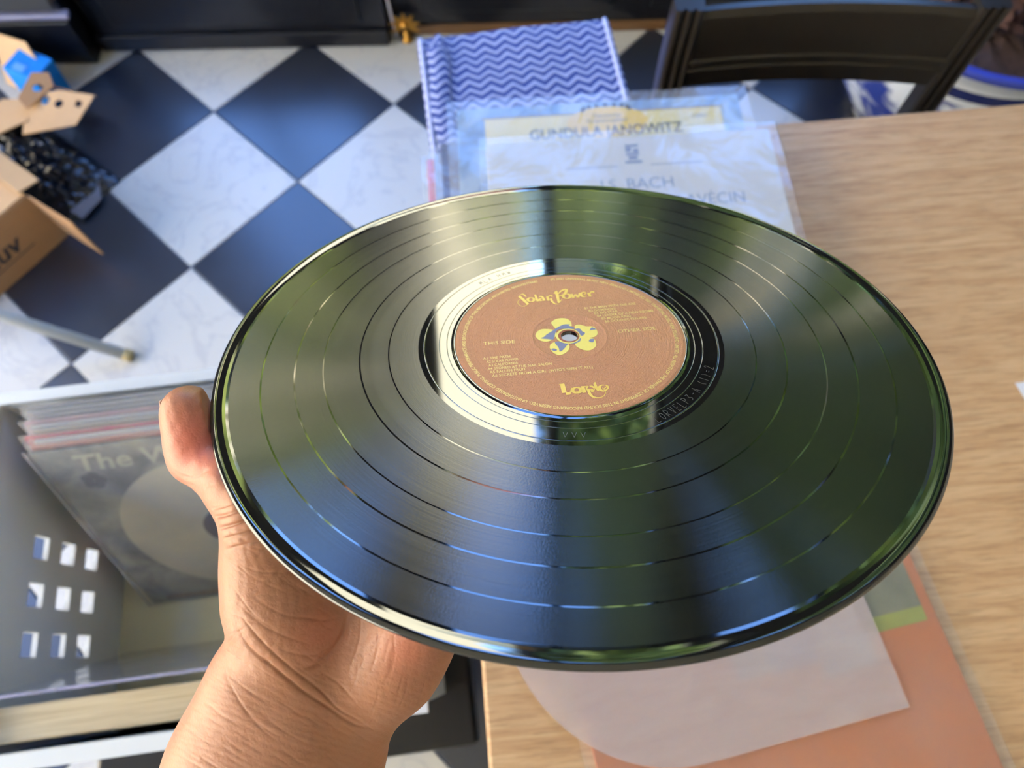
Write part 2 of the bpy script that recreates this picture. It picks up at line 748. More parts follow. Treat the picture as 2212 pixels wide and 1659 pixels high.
WIN = [(-1.10, -0.44), (-0.245, 0.40), (0.545, 1.20)]
SILL, HEAD = 0.25, 2.36
RX90 = Matrix.Rotation(math.radians(90), 4, 'X')
wall_with_holes('wall_far', ROOM_X1 - ROOM_X0, CEIL_Z, [(a - ROOM_X0, b - ROOM_X0, SILL, HEAD) for a, b in WIN], 0.14, M_DARKWALL,
                Matrix.Translation((ROOM_X0, WALL_Y + 0.07, 0)) @ RX90)
wall_with_holes('wall_left', WALL_Y - ROOM_Y0, CEIL_Z, [(0.25, 3.95, 0.2, 2.4)], 0.14, M_WALL,
                Matrix.Translation((ROOM_X0 - 0.07, ROOM_Y0, 0)) @ Matrix.Rotation(math.radians(90), 4, 'Z') @ RX90)
tag(box('wall_right', (ROOM_X1 + 0.07, (ROOM_Y0 + WALL_Y) / 2, CEIL_Z / 2), (0.14, WALL_Y - ROOM_Y0, CEIL_Z), M_WALL), kind='structure')
tag(box('wall_back', ((ROOM_X0 + ROOM_X1) / 2, ROOM_Y0 - 0.07, CEIL_Z / 2), (ROOM_X1 - ROOM_X0, 0.14, CEIL_Z), M_WALL), kind='structure')


def window(name, x0, x1, mull, parent_m=None):
    e = empty(name, ((x0 + x1) / 2, WALL_Y + 0.07, SILL))
    tag(e, kind='structure')
    w, h = x1 - x0, HEAD - SILL
    f = 0.03
    for s in (-1, 1):
        box('frame_stile', (s * (w / 2 - f / 2), 0, h / 2), (f, 0.06, h), M_BLACKPAINT, e, 0.003)
    for z in (f / 2, h - f / 2):
        box('frame_rail', (0, 0, z), (w - 2 * f, 0.06, f), M_BLACKPAINT, e, 0.003)
    xs = [-w / 2 + f]
    for mx in mull:
        box('mullion', (mx - (x0 + x1) / 2, 0, h / 2), (0.032, 0.05, h - 2 * f), M_BLACKPAINT, e, 0.003)
        xs.append(mx - (x0 + x1) / 2)
    xs.append(w / 2 - f)
    for a, b in zip(xs[:-1], xs[1:]):
        mesh('pane', [(a, 0, f), (b, 0, f), (b, 0, h - f), (a, 0, h - f)], [(0, 1, 2, 3)], M_GLASS, e)


window('window_1', *WIN[0], [-0.77])
window('window_2', *WIN[1], [0.093])
window('window_3', *WIN[2], [0.87])
e = empty('added_side_window', (ROOM_X0 - 0.07, ROOM_Y0 + 2.1, 0.2))  # side window, added and enlarged to brighten the room
tag(e, kind='structure')
for yy in (-1.83, -0.61, 0.61, 1.83):
    box('frame_stile', (0, yy, 1.1), (0.06, 0.04, 2.2), M_BLACKPAINT, e, 0.003)
for zz in (0.02, 2.18):
    box('frame_rail', (0, 0, zz), (0.06, 3.6, 0.04), M_BLACKPAINT, e, 0.003)
for yy in (-1.22, 0, 1.22):
    mesh('pane', [(0, yy - 0.59, 0.04), (0, yy + 0.59, 0.04), (0, yy + 0.59, 2.16), (0, yy - 0.59, 2.16)], [(0, 1, 2, 3)], M_GLASS, e)

# black painted panelling under the windows with a wooden skirting bead
pan = empty('trim_1', (0.93, WALL_Y, 0))
tag(pan, 'black painted wall panelling above a thin brown skirting strip', 'panelling', kind='structure')
box('panel_sheet', (0, -0.008, 0.135), (2.44, 0.014, 0.21), M_BLACKPAINT, pan)
for k in range(4):
    box('raised_panel', (-0.90 + 0.60 * k, -0.019, 0.135), (0.5, 0.010, 0.13), M_BLACKPAINT, pan, 0.004)
box('skirting_strip', (0, -0.012, 0.015), (2.44, 0.022, 0.028), plain('brown_skirting', srgb(96, 68, 40), 0.5, 0, 0.2, 20), pan, 0.004)
tag(box('trim_2', (0.05, WALL_Y - 0.018, SILL + 0.005), (2.5, 0.034, 0.016), M_BLACKPAINT, None, 0.003), kind='structure')

# ------------------------------------------------------------------ garden outside the windows
M_LEAF1 = mat_foliage('sunny_leaves', (0.09, 0.13, 0.015), (0.30, 0.34, 0.05))
M_LEAF2 = mat_foliage('deep_leaves', (0.04, 0.075, 0.012), (0.17, 0.23, 0.035))
M_BARK = plain('brown_bark', srgb(92, 72, 54), 0.9, 0, 0.3, 12)
lawn = box('lawn', (0, 14.3, -0.27), (40, 24, 0.06), mat_foliage('lawn_grass', (0.13, 0.18, 0.02), (0.26, 0.32, 0.05)))
tag(lawn, 'green garden lawn outside the windows', 'lawn', kind='structure')


def leaf_cloud(rng, n, radii, size):
    P = rng.normal(size=(n, 3))
    P /= np.linalg.norm(P, axis=1)[:, None]
    rad = rng.uniform(0.55, 1.0, (n, 1)) ** 0.6
    lump = 1 + 0.18 * np.sin(P[:, :1] * 7 + 1) * np.cos(P[:, 1:2] * 6)
    C = P * rad * lump * np.array(radii)
    A = rng.normal(size=(n, 3))
    A /= np.linalg.norm(A, axis=1)[:, None]
    B = np.cross(A, rng.normal(size=(n, 3)))
    B /= np.linalg.norm(B, axis=1)[:, None]
    s = size * rng.uniform(0.6, 1.4, (n, 1))
    V = np.stack([C - A * s, C + B * s * 0.5, C + A * s, C - B * s * 0.5], 1).reshape(-1, 3)
    return V, np.arange(n * 4).reshape(-1, 4)


def foliage(name, n, radii, size, mat, parent, loc, seed):
    V, Fc = leaf_cloud(np.random.default_rng(seed), n, radii, size)
    o = mesh(name, V.tolist(), Fc.tolist(), mat, parent)
    o.location = loc
    o['kind'] = 'stuff'
    return o


tree_spots = [(1.75, 10.0, 8.0, 1.35, 'tall leafy tree nearest the middle window'), (4.9, 9.6, 8.0, 1.3, 'tall leafy tree second from the house'),
              (6.9, 7.4, 7.4, 1.4, 'tall leafy tree third from the house'), (10.6, 8.2, 8.0, 1.6, 'tall leafy tree farthest from the house'),
              (3.2, 12.6, 9.6, 1.6, 'tallest leafy tree at the back of the garden')]
tree_spots += [(-2.3, 6.9, 4.7, 0.85, 'small sparse tree added to dim the right half of the house'), (-4.5, 6.7, 4.9, 0.95, 'small sparse tree added to dim the left half of the house')]  # sparse trees added to dim the house's reflection in the record
for i, (x, y, h, r, lb) in enumerate(tree_spots):
    e = tag(empty('garden_tree', (x, y, -0.24)), lb, 'tree', 'garden trees')
    tube('trunk', [(0, 0, 0), (0.05, 0.02, h * 0.4), (0, 0.05, h * 0.8)], 0.1, M_BARK, e, 8, [0.16, 0.12, 0.06])
    foliage('crown', 2600 if x > 0 else 260, (r, r, h * 0.38), 0.25, M_LEAF1 if i % 2 else M_LEAF2, e, (0, 0, h * 0.62), i)
for i, x in enumerate((-5.3, -3.95, -2.6, -1.25, 0.1, 1.45, 2.8)):
    e = tag(empty('garden_shrub', (x, 5.0 + 0.15 * (i % 2), -0.24)), 'rounded green shrub in the hedge row, %s from the house side' % ('first', 'second', 'third', 'fourth', 'fifth', 'sixth', 'seventh')[i], 'shrub', 'hedge shrubs')
    tube('stem', [(0, 0, 0), (0, 0, 0.7)], 0.05, M_BARK, e, 6)
    foliage('foliage', 1200, (0.58, 0.55, 0.74), 0.12, M_LEAF1, e, (0, 0, 0.82), 30 + i)

gw = tag(empty('bounce_wall', (-5.4, -1.5, -0.24)), 'cream wall added outside the side window to bounce warm light in', 'wall')  # unseen wall, added to bounce warm light through the side window
box('wall_body', (0, 0, 2.0), (0.2, 10.0, 4.0), plain('warm_render', srgb(244, 224, 186), 0.85, 0, 0.04, 2), gw)
box('coping', (0, 0, 4.04), (0.3, 10.1, 0.08), plain('stone_coping', srgb(190, 184, 172), 0.8), gw, 0.01)
tag(box('bounce_paving', (-3.75, -0.4, -0.27), (2.4, 5.1, 0.06), plain('pale_paving', srgb(214, 200, 176), 0.85, 0, 0.05, 2)), 'pale ground added outside the side window to bounce light in', 'bounce_paving', kind='structure')  # unseen pale ground, added to bounce sunlight into the room

nb = tag(empty('neighbour_wall', (7.2, 14.0, -0.24)), 'long beige rendered wall behind the garden trees', 'wall')
box('wall_body', (0, 0, 1.75), (13.0, 0.25, 3.5), plain('beige_render', srgb(214, 200, 176), 0.85, 0, 0.05, 2), nb)
box('coping', (0, 0, 3.54), (13.2, 0.4, 0.08), plain('stone_coping', srgb(190, 184, 172), 0.8), nb, 0.01)

house = tag(empty('garden_house', (-4.1, 8.6, -0.24)), 'cream rendered house across the garden', 'house')
M_RENDER = plain('cream_render', srgb(242, 224, 182), 0.85, 0, 0.04, 2)
box('house_wall', (0, 0, 2.35), (8.6, 0.3, 4.7), M_RENDER, house)
box('house_roof', (0, 0.3, 4.8), (9.0, 1.4, 0.22), plain('terracotta_roof', srgb(150, 92, 72), 0.8, 0, 0.15, 5), house, 0.02)
for k, x in enumerate((-3.2, -1.4, 0.6)):
    fr = box('house_window', (x, -0.17, 3.0), (0.9, 0.06, 1.3), plain('white_joinery', srgb(226, 224, 218), 0.5), house, 0.01)
    box('window_pane', (x, -0.21, 3.0), (0.74, 0.03, 1.14), plain('dark_pane', (0.03, 0.04, 0.05, 1), 0.1), fr)

# ------------------------------------------------------------------ black furniture along the far wall
kick = tag(empty('door_1', (-0.69, 1.555, 0)), 'black painted glazed door with a low kick panel and white cable at its right edge', 'door', kind='structure')
box('kick_panel', (0, 0.0, 0.120), (0.765, 0.030, 0.235), M_BLACKPAINT, kick, 0.003)
box('weather_bar', (0, -0.022, 0.028), (0.765, 0.014, 0.045), M_BLACKPAINT, kick, 0.004)
box('panel_moulding', (0, -0.0185, 0.140), (0.64, 0.007, 0.13), M_BLACKPAINT, kick, 0.003)

shelf = tag(empty('black_media_unit', (-1.48, 1.52, 0)), 'black media unit with a grey metal trim bar, behind the cardboard', 'cabinet')
box('body', (0, 0.02, 0.12), (0.80, 0.10, 0.235), M_BLACKPAINT, shelf, 0.003)
box('base_panel', (0.0, -0.034, 0.075), (0.80, 0.012, 0.12), M_BLACKPAINT, shelf, 0.002)
box('trim_bar', (0, -0.036, 0.155), (0.83, 0.022, 0.013), plain('grey_metal', srgb(138, 136, 156), 0.35, 0.4, 0.05, 30), shelf, 0.002)
box('drawer_front', (0, -0.032, 0.20), (0.78, 0.012, 0.065), plain('dark_grey_front', (0.03, 0.032, 0.034, 1), 0.5), shelf, 0.002)

cable = tube('white_cable', [(-0.290, 1.556, 0.006), (-0.291, 1.554, 0.03), (-0.293, 1.554, 0.08), (-0.297, 1.554, 0.16), (-0.302, 1.545, 0.24), (-0.302, 1.545, 0.5)],
             0.0035, plain('white_cable', srgb(214, 206, 206), 0.45), None, 8)
tag(cable, 'white cable hanging down the right edge of the black door', 'cable')
br = tag(empty('brass_ornament', (-0.262, 1.553, 0)), 'ornate brass floor fitting at the foot of the black panelling', 'ornament')
lathe('stand', [(0.0, 0.0), (0.016, 0.0), (0.016, 0.005), (0.007, 0.012), (0.007, 0.028), (0.0, 0.03)], M_BRASS, br, 24)
for k in range(7):
    a = math.pi * (k / 6) - math.pi / 2
    r = mesh('leaf', *(lambda c, s: ([(-0.004, -0.002, 0.0), (0.004, -0.002, 0), (0.008, -0.004, 0.022), (0.0, -0.006, 0.044), (-0.008, -0.004, 0.022), (0.0, 0.004, 0.02)],
                                     [(0, 1, 2, 3, 4), (1, 0, 5), (2, 1, 5), (3, 2, 5), (4, 3, 5), (0, 4, 5)]))(0, 0), M_BRASS, br)
    r.matrix_local = Matrix.Translation((0, -0.004, 0.05)) @ Matrix.Rotation(a * 1.25, 4, 'Y')
lathe('boss', [(0.0, 0.012), (0.007, 0.010), (0.011, 0.004), (0.011, -0.004), (0.0, -0.008)], M_BRASS, br, 20).location = (0, -0.006, 0.05)

# ------------------------------------------------------------------ table
TZ = 0.745
ta = math.radians(4.3)
TC = Vector((-0.071, 0.536, 0))                     # far left corner
table = tag(empty('oak_table', (TC.x, TC.y, 0), ta), 'pale oak dining table under the record sleeves', 'table')
TL, TD = 1.55, 0.95
box('table_top', (TL / 2, -TD / 2, TZ - 0.0125), (TL, TD, 0.025), M_OAK, table, 0.003)
for a in (0.12, TL - 0.06):
    for b in (-0.16, -TD + 0.06):
        box('leg', (a, b, (TZ - 0.025) / 2), (0.055, 0.055, TZ - 0.025), M_OAK, table, 0.004)
for b in (-0.16, -TD + 0.06):
    box('apron', (TL / 2 + 0.03, b, TZ - 0.07), (TL - 0.24, 0.02, 0.09), M_OAK, table)

# ------------------------------------------------------------------ chair behind the table
cx0, cx1, cy, ct = 0.212, 0.560, 0.688, 0.80
chair = tag(empty('dining_chair', ((cx0 + cx1) / 2, cy, 0), math.radians(-1)), 'black wooden dining chair with a curved top rail and reeded posts', 'chair')
hw = (cx1 - cx0) / 2
for s in (-1, 1):
    pts = [(s * hw, 0, 0.80), (s * hw, 0.0, 0.72), (s * (hw - 0.002), -0.006, 0.60), (s * (hw - 0.004), -0.02, 0.45), (s * (hw - 0.004), -0.01, 0.2), (s * (hw - 0.004), 0.05, 0.0)]
    verts, faces = [], []
    prof = []
    for k in range(3):                       # three reeds across the face of the post
        c = -0.0115 + 0.0115 * k
        for q in range(5):
            t = math.pi * (1 - q / 4)
            prof.append((c + 0.0055 * math.cos(t), -0.008 - 0.0055 * math.sin(t)))
    prof += [(0.018, 0.012), (-0.018, 0.012)]
    for (x, y, z) in pts:
        for (px, py) in prof:
            verts.append((x + px, y + py, z))
    n = len(prof)
    for i in range(len(pts) - 1):
        for k in range(n):
            faces.append((i * n + k, i * n + (k + 1) % n, (i + 1) * n + (k + 1) % n, (i + 1) * n + k))
    faces.append(tuple(range(n)))
    faces.append(tuple(range((len(pts) - 1) * n, len(pts) * n)))
    mesh('back_post', verts, faces, M_EBONY, chair)
    tube('leg', [(s * (hw - 0.01), 0, 0.45), (s * (hw - 0.01), 0, 0)], 0.016, M_EBONY, chair, 10, [0.018, 0.012]).location = (0, -0.36 if False else -0.40, 0)


def bowed(name, z0, z1, y_off, thick, mat, parent, prof=None, seg=20, bow=0.012, rise=0.0):
    verts, faces = [], []
    prof = prof or [(-thick / 2, z0), (thick / 2, z0), (thick / 2, z1), (-thick / 2, z1)]
    n = len(prof)
    for i in range(seg + 1):
        u = -1 + 2 * i / seg
        x = u * (hw - 0.014)
        yb = y_off + bow * (1 - u * u)
        for (py, z) in prof:
            verts.append((x, yb + py, z + rise * (1 - u * u)))
    for i in range(seg):
        for k in range(n):
            faces.append((i * n + k, (i + 1) * n + k, (i + 1) * n + (k + 1) % n, i * n + (k + 1) % n))
    faces.append(tuple(range(n)))
    faces.append(tuple(range(seg * n, (seg + 1) * n))[::-1])
    return mesh(name, verts, faces, mat, parent)


rp = [(0.010, 0.685), (0.010, 0.785), (0.004, 0.792), (-0.004, 0.792), (-0.010, 0.785), (-0.010, 0.727), (-0.013, 0.725), (-0.013, 0.720), (-0.010, 0.718),
      (-0.010, 0.714), (-0.013, 0.712), (-0.013, 0.707), (-0.010, 0.705), (-0.010, 0.685)]
bowed('top_rail', 0, 0, 0.0, 0.02, M_EBONY, chair, rp)
bowed('lower_rail', 0.48, 0.52, -0.01, 0.018, M_EBONY, chair)
box('seat', (0, -0.20, 0.445), (2 * hw + 0.02, 0.40, 0.03), M_EBONY, chair, 0.008)

# ------------------------------------------------------------------ porcelain bowl with soil
bowl = tag(empty('porcelain_bowl', (1.045, 1.285, 0)), 'large blue and white porcelain bowl standing behind the chair', 'bowl')
prof = [(0.0, 0.012), (0.14, 0.012), (0.15, 0.0), (0.165, 0.0), (0.17, 0.02), (0.215, 0.07), (0.26, 0.14), (0.28, 0.20), (0.278, 0.25), (0.262, 0.295), (0.262, 0.305),
        (0.285, 0.335), (0.290, 0.345), (0.288, 0.352), (0.270, 0.352), (0.252, 0.335), (0.245, 0.30), (0.262, 0.24), (0.262, 0.20), (0.0, 0.20)]
lathe('bowl_body', prof, mat_porcelain(), bowl, 64)
rng = np.random.default_rng(5)
vs, fs = [(0, 0, 0.315)], []
NS, NR = 40, 8
for j in range(1, NR + 1):
    for i in range(NS):
        a = 2 * math.pi * i / NS
        r = 0.235 * j / NR
        vs.append((r * math.cos(a), r * math.sin(a), 0.31 - 0.01 * (j / NR) + rng.uniform(-0.012, 0.012)))
for i in range(NS):
    fs.append((0, 1 + i, 1 + (i + 1) % NS))
for j in range(NR - 1):
    for i in range(NS):
        fs.append((1 + j * NS + i, 1 + (j + 1) * NS + i, 1 + (j + 1) * NS + (i + 1) % NS, 1 + j * NS + (i + 1) % NS))
mesh('soil', vs, fs, plain('brown_soil', srgb(78, 58, 50), 0.95, 0, 0.5, 60), bowl)
moss = foliage('dry_plant', 900, (0.17, 0.17, 0.10), 0.022, plain('dry_brown_stalks', srgb(112, 82, 72), 0.9, 0, 0.5, 30), bowl, (0.02, 0.02, 0.38), 77)

# ------------------------------------------------------------------ stool with blue cloth behind the table
st = tag(empty('low_stool', (0.04, 0.80, 0), math.radians(7)), 'low dark stool hidden under the blue wave-patterned cloth', 'stool')
box('seat', (0, 0, 0.525), (0.27, 0.25, 0.03), M_EBONY, st, 0.006)
for a in (-0.11, 0.11):
    for b in (-0.10, 0.10):
        tube('leg', [(a, b, 0.51), (a * 1.1, b * 1.1, 0)], 0.014, M_EBONY, st, 10)
# cloth sheet, folded back on itself along the left side
vs, fs = [], []
NX, NY = 60, 30
for j in range(NY + 1):
    for i in range(NX + 1):
        u, v = i / NX, j / NY
        x = -0.158 + 0.316 * u
        y = -0.15 + 0.30 * v
        z = 0.5435 + 0.0016 * math.sin(9 * u + 3 * v) * math.cos(7 * v) + 0.002
        ex = max(0, abs(x) - 0.140)
        ey = max(0, abs(y) - 0.132)
        z -= 6.0 * (ex ** 2 + ey ** 2) ** 0.5 * (ex + ey)
        if u < 0.12:
            z += 0.010 * math.exp(-((u - 0.11) / 0.012) ** 2)
        vs.append((x, y, z))
for j in range(NY):
    for i in range(NX):
        b = j * (NX + 1) + i
        fs.append((b, b + 1, b + NX + 2, b + NX + 1))
M_CHEV = mat_chevron()
cl = tag(empty('patterned_cloth', (0.032, 0.806, 0), math.radians(7)), 'blue cloth with white wave pattern spread behind the record sleeves', 'cloth')
sh = mesh('sheet', vs, fs, M_CHEV, cl, True)
md = sh.modifiers.new('thickness', 'SOLIDIFY')
md.thickness = 0.0012
M_HEM = plain('pale_blue_hem', srgb(172, 180, 220), 0.8, 0, 0.08, 50)
tube('hem', [(0.150, -0.145 + 0.29 * k / 20, 0.5475 - (0.0006 if k % 2 else 0)) for k in range(21)], 0.0035, M_HEM, cl, 8)
tube('hem', [(-0.152, -0.145 + 0.29 * k / 20, 0.5475 - (0.0006 if k % 2 else 0)) for k in range(21)], 0.0035, M_HEM, cl, 8)
vs, fs = [], []
for j in range(31):                                   # the narrow folded strip on the left
    v = j / 30
    for i in range(9):
        u = i / 8
        vs.append((-0.147 + 0.034 * u + 0.003 * math.sin(9 * v), -0.14 + 0.26 * v, 0.5495 + 0.006 * math.sin(math.pi * u)))
for j in range(30):
    for i in range(8):
        b = j * 9 + i
        fs.append((b, b + 1, b + 10, b + 9))
fo = mesh('folded_edge', vs, fs, M_CHEV, cl, True)
fo.modifiers.new('thickness', 'SOLIDIFY').thickness = 0.001

# ------------------------------------------------------------------ record sleeves piled on the table
def sheet_wavy(name, w, d, amp, mat, parent, z, seed, nx=36, ny=36):
    r = random.Random(seed)
    ph = [(r.uniform(4, 22), r.uniform(4, 22), r.uniform(0, 6)) for _ in range(5)]
    vs, fs = [], []
    for j in range(ny + 1):
        for i in range(nx + 1):
            x, y = w * (i / nx - 0.5), d * (j / ny - 0.5)
            h = sum(math.sin(a * x * 6 + b * y * 6 + c) for a, b, c in ph) / 5
            vs.append((x, y, z + amp * (0.5 + 0.5 * h)))
    for j in range(ny):
        for i in range(nx):
            b = j * (nx + 1) + i
            fs.append((b, b + 1, b + nx + 2, b + nx + 1))
    return mesh(name, vs, fs, mat, parent, True)


def lp_sleeve(name, far_left, rz, z, mat, label, poly=0.326, size=0.314, thick=0.004):
    """sleeve lying flat; far_left = far left corner of its plastic outer"""
    ex = Vector((math.cos(rz), math.sin(rz), 0))
    ey = Vector((-math.sin(rz), math.cos(rz), 0))
    c = Vector((far_left[0], far_left[1], 0)) + ex * poly / 2 - ey * poly / 2
    e = tag(empty(name, (c.x, c.y, z), rz), label, 'record sleeve', 'record sleeves piled on the table')
    box('cover', (0, 0, thick / 2), (size, size, thick), mat, e, 0.0008)
    sheet_wavy('plastic_outer', poly, poly, 0.0022, M_POLY, e, thick + 0.0004, hash(label) % 999 if False else len(label))
    return e


PZ = TZ + 0.0006
pink = plain('pink_cover', srgb(206, 96, 136), 0.5)
lp_sleeve('record_sleeve', (-0.096, 0.525), math.radians(4), PZ, pink, 'pink record sleeve at the bottom of the pile, showing at its left')
lp_sleeve('record_sleeve', (-0.088, 0.527), math.radians(4), PZ + 0.0072, plain('pale_blue_cover', srgb(150, 176, 220), 0.5), 'pale blue record sleeve second from the bottom of the pile')
lp_sleeve('record_sleeve', (-0.080, 0.534), math.radians(4), PZ + 0.0144, plain('navy_cover', srgb(46, 64, 112), 0.5), 'navy record sleeve in the middle of the pile')
jan = lp_sleeve('record_sleeve', (-0.067, 0.579), math.radians(2.7), PZ + 0.0216, mat_cover('blue_landscape'),
                'blue landscape record sleeve with a yellow title panel, second from the top', poly=0.337, size=0.315)
bach = lp_sleeve('record_sleeve', (-0.031, 0.521), math.radians(2.6), PZ + 0.0288, mat_cover('pale'),
                 'white record sleeve with pale blue lettering on top of the pile', poly=0.322, size=0.306)
M_YEL = plain('yellow_panel', srgb(226, 208, 128), 0.5, 0, 0.08, 8)
M_YEL2 = plain('bright_yellow', srgb(236, 196, 40), 0.5, 0, 0.06, 8)
zt = 0.0040
p = box('title_panel', (0.004, 0.105, zt + 0.0001), (0.262, 0.072, 0.0002), M_YEL, jan)
box('panel_frame', (0.004, 0.142, zt + 0.00012), (0.268, 0.0022, 0.0003), plain('tan_line', srgb(150, 128, 70), 0.5), jan)
box('picture_frame', (-0.121, -0.03, zt + 0.0001), (0.006, 0.19, 0.0002), M_YEL2, jan)
plate('yellow_cartouche', [(0.045 * math.cos(t / 32 * 2 * math.pi) + 0.008, 0.128 + 0.022 * math.sin(t / 32 * 2 * math.pi)) for t in range(32)], [], 0.0002, M_YEL2, jan).location = (0, 0, zt + 0.0003)
text('lettering', 'GUNDULA JANOWITZ', 0.0200, M_INK, jan, (0.005, 0.109, zt + 0.0005), 0, 0.168, 'CENTER', bold=0.0002)
text('lettering', 'Deutsche', 0.0080, M_INK, jan, (0.008, 0.135, zt + 0.0005), 0, None, 'CENTER')
text('lettering', 'Grammophon', 0.0080, M_INK, jan, (0.008, 0.128, zt + 0.0005), 0, None, 'CENTER')
text('lettering', 'STEREO', 0.005, M_INK, jan, (0.110, 0.128, zt + 0.0005), 0, None, 'CENTER')
for k in range(9):
    a = math.pi * (k / 8)
    box('tulip', (0.008 + 0.026 * math.cos(a), 0.146 + 0.006 * math.sin(a), zt + 0.0005), (0.0038, 0.0048, 0.0002), M_INK, jan)
text('lettering', 'J.S. BACH', 0.0195, M_BLUEINK, bach, (0.002, 0.084, zt + 0.0002), 0, 0.078, 'CENTER', bold=-0.0001)
text('lettering', 'CONCERTOS POUR CLAV\u00c9CIN', 0.0195, M_BLUEINK, bach, (-0.012, 0.060, zt + 0.0002), 0, 0.245, 'CENTER', bold=-0.0001)
for dx, dy, w, h in ((0, 0.010, 0.014, 0.003), (-0.004, 0.005, 0.006, 0.005), (0.004, 0.0035, 0.006, 0.004), (0, -0.001, 0.014, 0.003), (0, -0.006, 0.010, 0.004), (0, -0.0115, 0.018, 0.003)):
    box('publisher_emblem', (0.002 + dx, 0.130 + dy, zt + 0.0002), (w, h, 0.0002), M_BLUEINK, bach)
for s in (-1, 1):
    box('printed_rule', (0.002 + s * 0.045, 0.114, zt + 0.0002), (0.055, 0.0009, 0.0002), M_BLUEINK, bach)

# ------------------------------------------------------------------ orange album sleeve, rice paper inner, loose paper
oz = math.radians(12.0)
org = tag(empty('orange_album_sleeve', (0.216, -0.062, TZ + 0.0006), oz), 'orange album sleeve in a clear outer lying near the table edge', 'record sleeve')
box('cover', (0, 0, 0.0018), (0.312, 0.312, 0.0036), mat_cover('orange'), org, 0.0006)
sheet_wavy('plastic_outer', 0.330, 0.326, 0.0010, mat_clear_plastic('thin_clear_outer', 0.12), org, 0.0040, 11)
M_PHOTO = plain('grey_photo', srgb(176, 180, 188), 0.5, 0, 0.35, 26)
box('printed_photo', (0.118, 0.085, 0.0037), (0.058, 0.050, 0.0002), plain('waterfall_photo', srgb(120, 122, 100), 0.5, 0, 0.5, 40), org)
box('printed_photo', (0.122, 0.063, 0.0038), (0.050, 0.012, 0.0002), plain('grass_photo', srgb(150, 156, 70), 0.5, 0, 0.25, 40), org)
box('printed_photo', (0.070, 0.060, 0.0037), (0.048, 0.052, 0.0002), M_PHOTO, org)
box('printed_photo', (0.026, 0.062, 0.0037), (0.044, 0.030, 0.0002), plain('blue_photo', srgb(120, 138, 176), 0.5, 0, 0.2, 30), org)
box('printed_photo', (-0.008, 0.058, 0.0038), (0.034, 0.020, 0.0002), plain('teal_photo', srgb(140, 152, 158), 0.5, 0, 0.2, 30), org)
M_CREDIT = plain('gold_credit_ink', srgb(222, 170, 84), 0.5)
for k, (w, n) in enumerate(((0.006, 9), (0.018, 16), (0.006, 12), (0.010, 17))):
    body = '\n'.join('|' * 3 for _ in range(n))
    for q in range(n):
        box('credit_line', (-0.118 + 0.018 * k - 0.000, -0.030 - 0.0052 * q, 0.0038), (w * (0.6 + 0.4 * random.random()), 0.0016, 0.0002), M_CREDIT, org)


def rounded(w, d, rad_l, rad_r, n=16):
    pts = []
    for (sx, sy, r) in ((1, -1, rad_r), (1, 1, rad_r), (-1, 1, rad_l), (-1, -1, rad_l)):
        cxx, cyy = sx * (w / 2 - r), sy * (d / 2 - r)
        a0 = {(1, -1): -90, (1, 1): 0, (-1, 1): 90, (-1, -1): 180}[(sx, sy)]
        for k in range(n + 1):
            a = math.radians(a0 + 90 * k / n)
            pts.append((cxx + r * math.cos(a), cyy + r * math.sin(a)))
    return pts


rice = plate('rice_paper_inner_sleeve', rounded(0.305, 0.305, 0.135, 0.0015), [], 0.0003, M_RICE)
rz = math.radians(12.5)
rc = Vector((0.316, -0.042, 0)) + Vector((-math.cos(rz), -math.sin(rz), 0)) * 0.1525 + Vector((-math.sin(rz), math.cos(rz), 0)) * 0.1525
rice.location = (rc.x, rc.y, TZ + 0.0066)
rice.rotation_euler = (0, 0, rz)
tag(rice, 'translucent white paper inner sleeve with rounded corners on the orange sleeve', 'paper sleeve')

pw = onz(2192, 828, TZ)
pap = tag(plate('white_paper', [(0, 0), (0.2, 0.02), (0.215, -0.17), (0.035, -0.125)], [], 0.0006, plain('white_paper', srgb(226, 228, 236), 0.6)),
          'loose white paper at the right side of the table', 'paper')
pap.location = (pw.x, pw.y, TZ + 0.0006)

# ------------------------------------------------------------------ white record crate on a black stool
CA = math.radians(6.3)
CC = Vector((-0.334, 0.119, 0))
CZ0, CZ1 = 0.372, 0.66
HWX, HDY = 0.23, 0.19
stool = tag(empty('black_stool', (CC.x, CC.y, 0), CA), 'black stool carrying the white record crate', 'stool')
box('seat', (0.01, -0.02, CZ0 - 0.0255), (0.49, 0.46, 0.05), M_BLACKPAINT, stool, 0.006)
for a in (-0.18, 0.18):
    for b in (-0.14, 0.14):
        box('leg', (a, b, (CZ0 - 0.051) / 2), (0.036, 0.036, CZ0 - 0.051), M_BLACKPAINT, stool, 0.003)
for b in (-0.14, 0.14):
    box('stretcher', (0, b, 0.14), (0.324, 0.02, 0.03), M_BLACKPAINT, stool, 0.003)

crate = tag(empty('white_record_crate', (CC.x, CC.y, CZ0), CA), 'white plastic crate with rows of square holes, full of records', 'crate')
H = CZ1 - CZ0
t = 0.004


def sq(cx, cy, s):
    return [(cx - s / 2, cy - s / 2), (cx + s / 2, cy - s / 2), (cx + s / 2, cy + s / 2), (cx - s / 2, cy + s / 2)]


